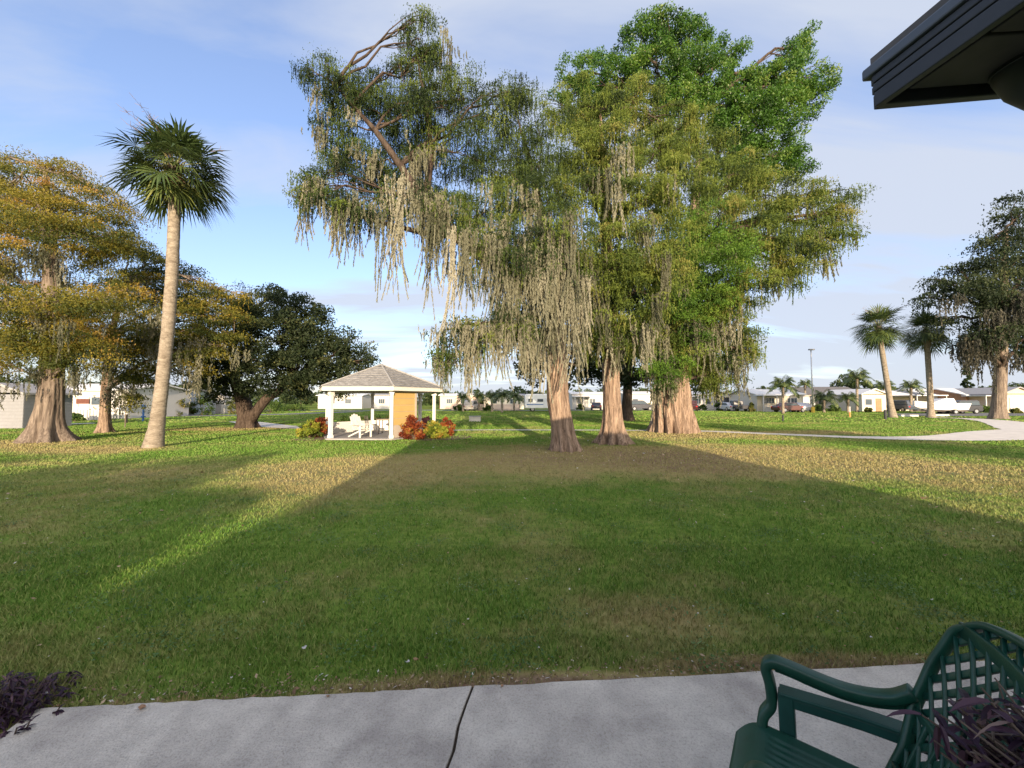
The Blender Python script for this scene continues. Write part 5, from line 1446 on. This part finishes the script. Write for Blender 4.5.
# ------------------------------------------------------------------ building behind the camera: its roof corner shows top right
dark_paint = mat('dark_trim_paint', (0.045, 0.050, 0.062), rough=.55, var=.2, scale=6)
dark_trim2 = mat('dark_drip_edge', (0.095, 0.11, 0.14), rough=.4, var=.15, scale=6)
soffm = mat('soffit_board', (0.07, 0.065, 0.07), rough=.7, var=.25, scale=5)
wallm = mat('house_wall', (0.45, 0.42, 0.38), rough=.8, var=.1)
BLD = thing('clubhouse', (3.0, -3.0, 0), 'low building with the dark trimmed roof corner overhanging at the top right', 'building')
E = at(878, 108, 1.27)                  # lower front corner of the fascia
ex, ey, ez = E.x, E.y, E.z
XE, YB = ex + 3.0, -2.0
m = M()
for q in range(16):
    yq = ey - .03 - (q + .5) * .2
    m.box(((ex + XE) / 2 + .03, yq, ez + .045), (XE - ex - .09, .19, .03))
m.build('soffit', soffm, BLD, bevel=.004)
def fascia_run(x0, y0, x1, y1):
    d = Vector((x1 - x0, y1 - y0, 0)); L = d.length; an = math.atan2(d.y, d.x); c = Vector(((x0 + x1) / 2, (y0 + y1) / 2, 0))
    n = Vector((-d.y, d.x, 0)).normalized()
    return L, an, c, n
m = M(); tr = M()
for (x0, y0, x1, y1, sgn) in ((ex, ey, ex, YB, -1), (ex, ey, XE, ey, 1)):
    L, an, c, n = fascia_run(x0, y0, x1, y1); n = n * sgn
    # n points outward
    if (c + n - Vector(((ex + XE) / 2, (ey + YB) / 2, 0))).length < (c - n - Vector(((ex + XE) / 2, (ey + YB) / 2, 0))).length: n = -n
    m.box(c + n * .000 + Vector((0, 0, ez + .028)), (L, .03, .050), an)
    m.box(c + n * .002 + Vector((0, 0, ez + .069)), (L + .004, .03, .028), an)
    m.box(c + n * .003 + Vector((0, 0, ez + .099)), (L + .006, .03, .026), an)
    tr.box(c + n * .011 + Vector((0, 0, ez + .132)), (L + .05, .036, .036), an)
m.build('fascia', dark_paint, BLD, bevel=.004)
tr.build('drip_edge', dark_trim2, BLD, bevel=.006)
m = M()
a0 = Vector((ex - .01, ey + .01, ez + .151)); a1 = Vector((XE + .05, ey + .01, ez + .151)); a2 = Vector((XE + .05, YB, ez + .151)); a3 = Vector((ex - .01, YB, ez + .151)); m.poly([a0, a1, a2, a3], h=.03)
m.build('roof', roofd, BLD)
# curved wide downspout elbow under the soffit
m = M()
zc = ez + .02
m.tube([Vector((ex + .40, ey - .13, zc + .06)), Vector((ex + .40, ey - .13, zc - .005)), Vector((ex + .415, ey - .14, zc - .045)), Vector((ex + .46, ey - .155, zc - .085)), Vector((ex + .54, ey - .18, zc - .115)), Vector((ex + .65, ey - .22, zc - .135)), Vector((ex + .95, ey - .34, zc - .17)), Vector((ex + 1.3, ey - .5, zc - .2))],
       [.082, .082, .083, .085, .088, .09, .09, .09], 32)
for q in range(3):
    m.tube([Vector((ex + .40, ey - .13, zc + .03 - q * .014)), Vector((ex + .40, ey - .13, zc + .024 - q * .014))], [.085, .085], 32)
m.build('downspout', dark_paint, BLD, smooth=True)
m = M(); m.box(((ex + XE) / 2 + .4, ey - .30, ez - .02), (XE - ex - .9, .12, .14)); m.box((ex + .75, (ey + YB) / 2, ez - .02), (.12, 2.6, .14)); m.build('beam', dark_paint, BLD)
SHR = Matrix.Identity(4); SHR[2][0] = 0.175          # the roof pitches up to the right of its eave
Rz = Matrix.Translation(E - OFF[BLD.name]) @ Matrix.Rotation(math.radians(7.4), 4, 'Z') @ SHR @ Matrix.Translation(-(E - OFF[BLD.name]))
for o_ in children(BLD): o_.data.transform(Rz)
# main body behind the camera (throws the long foreground shade)
m = M()
x0, x1, y0, y1, hz = -1.55, 7.6, -9.5, -2.4, 2.75
m.box(((x0 + x1) / 2, (y0 + y1) / 2, hz / 2), (x1 - x0, y1 - y0, hz)); m.build('wall', wallm, BLD)
m = M()
rz_ = 4.15
yc = -5.95
m.poly([(x0 - .15, y0 - .4, hz - .1), (x0 - .15, y1 + .4, hz - .1), (x0 - .15, yc, rz_)], h=x1 - x0 + .3, axis=(1, 0, 0)); m.build('main_roof', roofd, BLD)
m = M(); m.box((ex + 2.2, ey - .1, ez / 2 + .1), (.14, .14, ez + .2)); m.build('post', dark_paint, BLD)
# unseen low building and hedge, added behind the camera to shade the left lawn
home(-16.0, -3.2, -14.0, 7.0, 2.45, wallm, roofd, 'low neighbouring building behind the camera to the left', 'low', rise=.75, over=.3)
for k, (x_, h_) in enumerate(((-3.3, 2.3), (-2.2, 2.25), (-4.6, 2.1), (-6.2, 2.0), (-8.0, 2.2), (-10, 2.0))):  # bush row added to end the sunlit strip before the camera
    shrub(x_, -4.4, 1.1, .9, h_, shrub_g, ['tall garden bush behind the camera beside the clubhouse wall', 'garden bush touching the clubhouse behind the camera', 'third garden bush from the clubhouse behind the camera', 'fourth garden bush from the clubhouse behind the camera', 'fifth garden bush from the clubhouse behind the camera', 'last garden bush of the row behind the camera'][k], 'unseen bushes added to shade the lawn', n=70, per=80, lsz=.14)

# ------------------------------------------------------------------ unseen trees put behind the camera to dapple the lawn
def unseen_shade_tree(x, y, h, w_, label, seed):
    t = thing('unseen_shade_tree', (x, y, 0), label, 'tree', 'unseen trees behind the camera shading the lawn')
    m = M(); m.tube([(x, y, 0), (x + .2, y, h * .35), (x, y, h * .7)], [.35, .28, .12], 10); m.build('trunk', bark_oak, t, smooth=True)
    n = 60; u = unit(n); P = np.array([x, y, h * .62])[None] + u * rng.uniform(.3, 1, n)[:, None] * np.array([w_, w_, h * .33])[None]
    puff_foliage(t, P, 60, OAKL, .32, .15, .7)
unseen_shade_tree(17.5, -6, 6.4, 3.0, 'larger tree behind the camera far to the right', 2)
unseen_shade_tree(-12.5, -12, 4.3, 2.2, 'tree behind the camera far to the left', 3)
unseen_shade_tree(-6.2, -9, 3.9, 1.7, 'small tree behind the camera beside the garden bushes', 4)
unseen_shade_tree(-8.6, -9.5, 3.7, 1.7, 'second small tree behind the camera beside the garden bushes', 5)

# ------------------------------------------------------------------ green plastic chairs
green_pl = mat('green_plastic', (0.006, 0.058, 0.038), rough=.42, spec=.5, var=.25, scale=14, bump=.08, bscale=220)
green_pl2 = mat('faded_green_plastic', (0.010, 0.062, 0.052), rough=.5, spec=.4, var=.25, scale=10, bump=.08, bscale=220)
FW = Vector((-.8, .6, 0)); RT = Vector((.6, .8, 0)); OC = Vector((.950, 1.190, 0))
def CL(f, r, z): return OC + FW * f + RT * r + Vector((0, 0, z))
def smooth_path(ctrl, n=8):
    P = [Vector(p) for p in ctrl]; out = []
    for i in range(len(P) - 1):
        a = P[max(i - 1, 0)]; b_, c = P[i], P[i + 1]; d = P[min(i + 2, len(P) - 1)]
        for k in range(n):
            t = k / n; out.append(0.5 * ((2 * b_) + (-a + c) * t + (2 * a - 5 * b_ + 4 * c - d) * t * t + (-a + 3 * b_ - 3 * c + d) * t ** 3))
    out.append(P[-1]); return out
def seat_mesh(t, z0, material, f0=-.24, f1=.285, wf=.255, wr=.215, ribs=15):
    m = M(); nu, nv = 40, 120; top = []; bot = []
    for i in range(nu + 1):
        f = f0 + (f1 - f0) * i / nu; u = i / nu
        wd_ = wr + (wf - wr) * u
        cr = max(0, (u - .86) / .14); wd_ -= .05 * cr ** 2.2
        for j in range(nv + 1):
            v = j / nv * 2 - 1
            z = z0 + .012 * v * v - .012 * (1 - v * v) * math.sin(u * PI)
            z -= .045 * max(0, (u - .80) / .20) ** 2
            z -= .02 * max(0, (abs(v) - .93) / .07) ** 2
            if abs(v) < .80 and .08 < u < .80: z += -.0035 * (0.5 - 0.5 * math.cos((v + .8) / 1.6 * ribs * 2 * PI)) 
            top.append(CL(f, v * wd_, z)); bot.append(CL(f, v * wd_ * .985, z - .022))
    n = nv + 1; vs = top + bot; N_ = len(top); fs = []
    for i in range(nu):
        for j in range(nv):
            a = i * n + j; fs.append((a, a + 1, a + n + 1, a + n)); fs.append((N_ + a, N_ + a + n, N_ + a + n + 1, N_ + a + 1))
    for j in range(nv):
        a = j; fs.append((a, N_ + a, N_ + a + 1, a + 1)); a = nu * n + j; fs.append((a, a + 1, N_ + a + 1, N_ + a))
    for i in range(nu):
        a = i * n; fs.append((a, a + n, N_ + a + n, N_ + a)); a = i * n + nv; fs.append((a, N_ + a, N_ + a + n, a + n))
    m.add(vs, fs); return m.build('seat', material, t, smooth=True)
def outline_half(h):      # half width of the backrest at height h above its foot
    pts = [(0.0, .205), (.10, .220), (.22, .270), (.36, .295), (.48, .295), (.54, .25), (.575, .0)]
    for (a, b_), (c, d) in zip(pts, pts[1:]):
        if a <= h <= c: return b_ + (d - b_) * (h - a) / (c - a)
    return 0
def backpoint(h, r, z0, off=0.0):
    bow = -.10 * (r / .26) ** 2 * 0 
    return CL(-.135 - .42 * h - .03 + .045 * (r / .26) ** 2 - off, r, z0 + h * .95)

CHA = thing('garden_armchair', tuple(OC), 'dark green plastic garden armchair with a lattice back and curved arms, stacked on top', 'chair', 'green garden chairs on the sidewalk')
zA = .448
seat_mesh(CHA, zA, green_pl)
for s_ in (1, -1):
    m = M()
    path = smooth_path([CL(.205, s_ * .235, zA - .03), CL(.20, s_ * .25, zA + .03), CL(.175, s_ * .268, zA + .075), CL(.178, s_ * .272, zA + .14), CL(.19, s_ * .275, zA + .195), CL(.170, s_ * .276, zA + .222), CL(.12, s_ * .277, zA + .222), CL(.05, s_ * .28, zA + .212), CL(-.03, s_ * .283, zA + .205), CL(-.10, s_ * .283, zA + .213), CL(-.16, s_ * .28, zA + .235), CL(-.205, s_ * .272, zA + .275)], 7)
    ups = []
    for i, p_ in enumerate(path):
        tg = (path[min(i + 1, len(path) - 1)] - path[max(i - 1, 0)]).normalized(); side = RT
        u_ = side.cross(tg); 
        ups.append(tuple(u_ if u_.length > .1 else Vector((0, 0, 1))))
    m.sweep(path, .052, .034, ups, rnd=.5); 
    # stiffening lip under the arm, inset
    p2_ = [p_ - Vector(u_).normalized() * .014 * (1 if Vector(u_).z >= 0 else -1) for p_, u_ in zip(path, ups)]
    m.build('armrest', green_pl, CHA, smooth=True)
    m = M(); lip = [p_ + Vector(u_).normalized() * (-.021 if Vector(u_).z > 0 or True else .021) * (-1 if Vector(u_).z < 0 else 1) for p_, u_ in zip(path, ups)]
    m.sweep(lip[34:], .020, .026, ups[34:], rnd=.5); m.build('arm_rib', green_pl, CHA, smooth=True)
    for (fa, fb, ra, rb) in ((.20, .245, .235, .27), (-.22, -.30, .20, .25)):
        m = M(); a, b_ = CL(fa, s_ * ra, zA - .015), CL(fb, s_ * rb, .0)
        m.sweep([a, a.lerp(b_, .5), b_], .055, .035, tuple(FW), rnd=.5); m.build('leg', green_pl, CHA, smooth=True)
# backrest: rim plus lattice
m = M()
rim = [backpoint(h, outline_half(h), zA + .03) for h in (0, .05, .10, .16, .22, .29, .36, .42, .48, .51)]
topc = [backpoint(h, r, zA + .03) for (h, r) in ((.543, .235), (.558, .18), (.570, .10), (.573, .05), (.575, 0))]
half = rim + topc; other = []
for (h, r) in [(.575, 0), (.573, -.05), (.570, -.10), (.558, -.18), (.543, -.235)]: other.append(backpoint(h, r, zA + .03))
for h in (.51, .48, .42, .36, .29, .22, .16, .10, .05, 0): other.append(backpoint(h, -outline_half(h), zA + .03))
full = smooth_path(half + other[1:], 3)
m.sweep(full, .034, .022, [tuple((FW * .35 + (p_ - CL(-.25, 0, zA + .32)).normalized())) for p_ in full], rnd=.8)
rimo = m.build('backrest', green_pl, CHA, smooth=True)
m = M()
def slat(p0, p1, w_=.020, t_=.010, off=.0):
    (h0, r0), (h1, r1) = p0, p1
    pts = [backpoint(h0 + (h1 - h0) * k / 8, r0 + (r1 - r0) * k / 8, zA + .03, off) for k in range(9)]
    m.sweep(pts, w_, t_, tuple(FW), rnd=.4)
def clipslat(h0, r0, dh, dr, **k):
    ins = []; 
    for i in range(0, 201):
        s_ = (i / 200 - .5) * 1.6; h, r = h0 + dh * s_, r0 + dr * s_
        if .02 < h < .574 and abs(r) < outline_half(h) - .004: ins.append((h, r))
    if len(ins) > 6: slat(ins[0], ins[-1], **k)
for k in range(-8, 9):
    clipslat(.28, k * .062, .75, .66, off=0)
    clipslat(.28, k * .062, .75, -.66, off=.006)
slat((.50, -outline_half(.5)), (.50, outline_half(.5)), w_=.045, t_=.012, off=-.004)
slat((.21, -.25), (.21, .25), w_=.030, t_=.012, off=-.004); slat((.03, -.2), (.03, .2), w_=.05, t_=.014, off=-.004)
for k in range(-3, 4): slat((.03, k * .055), (.21, k * .066), w_=.014, t_=.012, off=-.002)
m.build('lattice', green_pl, rimo, smooth=True)

CHB = thing('garden_armchair', tuple(OC), 'green plastic garden armchair with flat square arms, lower one of the stack', 'chair', 'green garden chairs on the sidewalk')
zB = zA - .06
seat_mesh(CHB, zB, green_pl2, f0=-.25, f1=.23, wf=.235, wr=.21)
for s_ in (1, -1):
    r_ = s_ * .278
    m = M(); zt = .575
    path = [CL(.150, r_, zt), CL(.05, r_, zt + .008), CL(-.08, r_, zt + .018), CL(-.20, r_ * .97, zt + .026), CL(-.27, r_ * .93, zt + .03)]
    m.sweep(path, .062, .012, (0, 0, 1), rnd=.6)
    m.sweep([p_ - Vector((0, 0, .022)) - RT * s_ * .018 for p_ in path], .018, .036, (0, 0, 1), rnd=.3)
    m.sweep([p_ - Vector((0, 0, .020)) + RT * s_ * .024 for p_ in path], .010, .034, (0, 0, 1), rnd=.3)
    m.build('armrest', green_pl2, CHB, smooth=False)
    m = M(); m.sweep([CL(.130, r_, zt - .004), CL(.128, r_ * .985, zt - .08), CL(.125, r_ * .95, zB - .02)], .058, .050, tuple(FW), rnd=.25); m.build('arm_post', green_pl2, CHB)
    for (fa, fb, ra, rb) in ((.13, .20, .25, .285), (-.23, -.33, .20, .26)):
        m = M(); a, b_ = CL(fa, s_ * ra, zB - .015), CL(fb, s_ * rb, .0); m.sweep([a, a.lerp(b_, .5), b_], .06, .04, tuple(FW), rnd=.4); m.build('leg', green_pl2, CHB, smooth=True)
m = M()
for k in range(-4, 5):
    m.sweep([CL(-.23 - .29 * h, k * .05, zB + h) for h in (0, .1, .2, .3, .38)], .022, .010, tuple(FW), rnd=.4)
m.sweep([CL(-.23 - .29 * .38, r, zB + .38 + .03 * (1 - (r / .24) ** 2)) for r in (-.24, -.16, -.08, 0, .08, .16, .24)], .03, .016, tuple(FW), rnd=.5)
for s_ in (-1, 1): m.sweep([CL(-.23 - .29 * h, s_ * (.215 + .08 * h), zB + h) for h in (0, .1, .2, .3, .38)], .028, .02, tuple(FW), rnd=.5)
m.build('backrest', green_pl2, CHB, smooth=True)

# ------------------------------------------------------------------ purple plants
purple = leaf_mat('purple_plant_leaves', [(0.0, (0.016, 0.010, 0.018)), (0.45, (0.045, 0.022, 0.042)), (0.8, (0.11, 0.06, 0.08)), (1.0, (0.24, 0.16, 0.14))], rough=.45, trans=.15, nscale=6, namp=.3)
stemm = mat('dry_plant_stem', (0.16, 0.12, 0.10), var=.4, scale=20)
def blade_leaves(items, name, material, parent):
    """arched channelled leaves: (base, dir, length, width, val)"""
    V = []; A_ = []
    for (b_, d, L, w_, v) in items:
        d = Vector(d).normalized(); side = d.cross(Vector((0, 0, 1)))
        if side.length < .05: side = Vector((1, 0, 0))
        side.normalize(); up = side.cross(d)
        pts = []
        for k in range(6):
            u = k / 5; c = Vector(b_) + d * L * u - Vector((0, 0, 1)) * L * .45 * u * u
            ww = w_ * (math.sin(min(1, u * 1.15 + .12) * PI) ** .7 if u < .98 else .02)
            pts.append((c, side * ww / 2, up * ww * .22))
        for k in range(5):
            (c0, s0, u0), (c1, s1, u1) = pts[k], pts[k + 1]
            V.append((c0 - s0 + u0, c0, c1, c1 - s1 + u1)); V.append((c0, c0 + s0 + u0, c1 + s1 + u1, c1)); A_ += [v, min(1, v + .08)]
    return quad_mesh(name, V, A_, material, parent)

random.seed(77)
pc = Vector((1.36, .66, 0))
PL = thing('potted_plant', tuple(pc), 'purple leaved plant with dry stems spilling over the green chair back', 'plant')
m = M(); m.tube([(pc.x, pc.y, 0), (pc.x, pc.y, .02), (pc.x, pc.y, .40), (pc.x, pc.y, .44), (pc.x, pc.y, .44), (pc.x, pc.y, .40)], [.13, .135, .18, .195, .17, .165], 28, cap=True); m.build('pot', mat('grey_pot', (.25, .22, .20), var=.2), PL, smooth=True)
st = M(); items = []
tc_ = Vector((1.08, .85, .945))
tips = []
def ga(s_, m_=0): return m_ + max(-1.7, min(1.7, random.gauss(0, 1))) * s_
for k in range(135):
    tgt = tc_ + Vector((ga(.078), ga(.05), ga(.062, -.03)))
    b_ = pc + Vector((random.uniform(-.1, .1), random.uniform(-.1, .1), .42)); mid = b_.lerp(tgt, .55) + Vector((random.uniform(-.04, .04), random.uniform(-.04, .04), .08))
    pth = smooth_path([b_, mid, tgt], 5); st.tube(pth, [.0042 - .0002 * q for q in range(len(pth))], 5, cap=False)
    for q in range(7):
        i_ = random.randint(3, len(pth) - 1); bs = pth[i_]
        d = Vector((random.gauss(0, 1), random.gauss(0, 1), random.gauss(.1, .7))); v = min(1, max(0, random.gauss(.42, .28)))
        items.append((bs, d, random.uniform(.035, .095), random.uniform(.010, .021), v))
for k in range(40):      # bare wiry twigs
    a = tc_ + Vector((ga(.06), ga(.04), ga(.05, -.05)))
    st.tube([a, a + Vector((ga(.05), ga(.03), ga(.04)))], [.0028, .0015], 4, cap=False)
st.build('stems', stemm, PL, fix=False)
blade_leaves(items, 'leaves', purple, PL)

c = G(2, 722)
PL2 = thing('purple_plant', (c.x, c.y, 0), 'dark purple ground plant at the left end of the sidewalk', 'plant')
items = []; st = M()
for k in range(190):
    a = random.uniform(0, 6.28); r = min(.26, abs(random.gauss(0, .13))); b_ = Vector((c.x - .07 + math.cos(a) * r * 1.1, c.y + .02 + math.sin(a) * r * .9, 0)); h = random.uniform(.06, .20) * max(.3, 1 - r / .4)
    tp = b_ + Vector((math.cos(a) * .05, math.sin(a) * .05, h)); st.tube([b_, tp], [.004, .003], 4, cap=False)
    for q in range(6):
        bs = b_.lerp(tp, random.uniform(.3, 1)); d = Vector((math.cos(a) * .6 + random.gauss(0, .7), math.sin(a) * .6 + random.gauss(0, .7), random.gauss(.1, .6)))
        items.append((bs, d, random.uniform(.04, .08), random.uniform(.009, .016), min(1, max(0, random.gauss(.3, .2)))))
st.build('stems', stemm, PL2, fix=False); blade_leaves(items, 'leaves', purple, PL2)

# ------------------------------------------------------------------ litter on the lawn
leafm = mat('dry_leaf', (0.46, 0.27, 0.16), var=.4, scale=30, rough=.8)
palem = mat('pale_litter', (0.62, 0.60, 0.58), var=.3, scale=40, rough=.9)
def litter(px, py, sz, m_, label, nm='fallen_leaf', seed=0, cat='leaf', group=None):
    rr = random.Random(seed); c = G(px, py, .03); m = M(); n = 9
    ring = [Vector((c.x + math.cos(a) * sz * rr.uniform(.6, 1), c.y + math.sin(a) * sz * rr.uniform(.45, .8), .03 + rr.uniform(0, sz * .7))) for a in [k * 2 * PI / n for k in range(n)]]
    m.add([Vector((c.x, c.y, .028))] + ring, [(0, 1 + k, 1 + (k + 1) % n) for k in range(n)])
    o = m.build(nm, m_, smooth=True, fix=False); sol = o.modifiers.new('thick', 'SOLIDIFY'); sol.thickness = .0015
    tag(o, label, cat, group)
litter(416, 660, .022, leafm, 'single curled brown leaf lying on the grass in the foreground', seed=3)
litter(408, 662, .016, palem, 'white scrap of litter next to the brown leaf on the grass', 'litter_scrap', 4, 'litter')
litter(304, 648, .018, palem, 'pale scrap of litter on the lawn left of centre in the foreground', 'litter_scrap', 5, 'litter')
litter(142, 708, .022, leafm, 'brown leaf at the lawn edge near the left end of the sidewalk', seed=6)
litter(328, 696, .014, leafm, 'small tan leaf on the lawn edge left of the sidewalk joint', seed=7)
litter(502, 686, .012, leafm, 'small pale leaf right of the sidewalk joint', seed=8)
litter(14, 680, .018, palem, 'white flower head among the purple ground plant, upper', 'pale_flower', 9, 'flower')
litter(45, 694, .016, palem, 'white flower head among the purple ground plant, lower', 'pale_flower', 10, 'flower')
for i in range(38):
    px = random.uniform(60, 1000); py = random.uniform(520, 690) if i % 2 else random.uniform(600, 680)
    if py > line_at(px) - 8: continue
    o_ = random.choice((palem, leafm))
    litter(px, py, random.uniform(.005, .010), o_, 'tiny scattered fleck of dry litter in the short lawn grass', 'litter_fleck', 100 + i, 'litter', 'tiny flecks of litter scattered over the lawn')

# fine scatter nobody could count: dead leaves, twigs and pale flecks in the turf
def scatter():
    n1, n2, n3 = 2600, 5200, 1500
    P = []
    y = np.sqrt(rng.uniform(2.2 ** 2, 7.5 ** 2, n1)); x = rng.uniform(-1.3, 1.3, n1) * y; P.append(np.stack([x, y], 1))
    P.append(np.stack([rng.normal(3.4, 4.2, n2), rng.normal(12.8, 3.0, n2)], 1))
    t = rng.uniform(-.2, 4.2, n3); off = np.abs(rng.normal(0, .09, n3)) + .01
    P.append(np.array([A.x, A.y])[None] + t[:, None] * np.array([dirx.x, dirx.y])[None] + off[:, None] * np.array([nrm.x, nrm.y])[None])
    P = np.concatenate(P); d = (P[:, 0] - A.x) * nrm.x + (P[:, 1] - A.y) * nrm.y
    P = P[(d > 0.0) & (P[:, 1] > 1.9)]; n = len(P)
    dist = np.hypot(P[:, 0], P[:, 1]); sz = np.clip(rng.lognormal(-4.75, .45, n), .004, .022) * np.clip(dist / 5, .8, 2.6)
    C = np.stack([P[:, 0], P[:, 1], rng.uniform(.012, .036, n)], 1)
    a = rng.uniform(0, 6.28, n); U = np.stack([np.cos(a), np.sin(a), rng.uniform(-.5, .5, n)], 1) * sz[:, None]
    W = np.stack([-np.sin(a), np.cos(a), rng.uniform(-.5, .5, n)], 1) * (sz * rng.uniform(.15, .7, n))[:, None]
    lm = leaf_mat('scattered_debris', [(0.0, (0.07, 0.045, 0.03)), (0.5, (0.24, 0.15, 0.085)), (0.85, (0.42, 0.32, 0.22)), (1.0, (0.62, 0.60, 0.56))], trans=.1, namp=.1)
    o = leaves('leaf_litter', C, U, W, np.clip(rng.normal(.5, .25, n), 0, 1), lm)
    tag(o, 'tiny dead leaves, twigs and pale flecks scattered in the turf', 'leaf litter', kind='stuff')
scatter()

# planting in front of the far homes
for i, (px, Y_, w_, h_, lab) in enumerate([(580, 72, 10, 6, 'low bush in front of the home between the two front trunks'), (648, 72, 12, 8, 'round bush beside the home left of the huge trunk'), (703, 70, 10, 7, 'bush in front of the home just right of the huge trunk'),
        (718, 66, 9, 9, 'taller bush at the left of the grey carport'), (752, 60, 7, 12, 'olive bush at the left corner of the cream porch home'), (818, 64, 16, 8, 'wide bush at the foot of the lamp post home'), (833, 62, 14, 7, 'orange green bush under the short palms'),
        (868, 58, 10, 5, 'low hedge in front of the white gabled home'), (925, 60, 8, 7, 'bush behind the upright palm trunk'), (985, 55, 14, 7, 'low bush in front of the orange brown home'), (1015, 52, 12, 6, 'low bush before the pinkish gabled home'), (458, 66, 14, 7, 'green bush behind the picket fence left end'),
        (488, 66, 12, 8, 'bright green bush behind the picket fence middle'), (560, 70, 12, 7, 'bush immediately right of the motorhome')]):
    c = at(px, 405, Y_); q = Y_ / F
    shrub(c.x, Y_, w_ * q / 2, w_ * q / 3, h_ * q, shrub_o if i % 3 == 1 else shrub_g, lab, 'bushes in front of the far homes', lsz=.28, wsz=.14, n=18, per=40)

def weeds():
    nc = 520
    y = np.sqrt(rng.uniform(2.3 ** 2, 9.0 ** 2, nc)); x = rng.uniform(-1.35, 1.35, nc) * y
    r = rng.uniform(.03, .13, nc); cnt = (r * r * 6500).astype(int) + 5
    k = np.repeat(np.arange(nc), cnt); n = len(k)
    X_ = x[k] + rng.normal(0, 1, n) * r[k]; Y_ = y[k] + rng.normal(0, 1, n) * r[k]
    ok = ((X_ - A.x) * nrm.x + (Y_ - A.y) * nrm.y) > .01; X_, Y_, k = X_[ok], Y_[ok], k[ok]; n = len(k)
    C = np.stack([X_, Y_, rng.uniform(.018, .048, n)], 1); a = rng.uniform(0, 6.28, n); sz = rng.uniform(.006, .014, n)
    U = np.stack([np.cos(a), np.sin(a), rng.uniform(-.3, .6, n)], 1) * sz[:, None]; W = np.stack([-np.sin(a), np.cos(a), rng.uniform(-.3, .3, n)], 1) * (sz * .6)[:, None]
    lm = leaf_mat('weed_leaves', [(0.0, (0.03, 0.07, 0.02)), (0.5, (0.07, 0.145, 0.04)), (1.0, (0.16, 0.24, 0.09))], trans=.2, namp=.1)
    tag(leaves('lawn_weeds', C, U, W, np.clip(rng.normal(.5, .15, nc)[k] + rng.normal(0, .12, n), 0, 1), lm), 'patches of small broad leaved weeds mixed into the lawn', 'weeds', kind='stuff')
weeds()
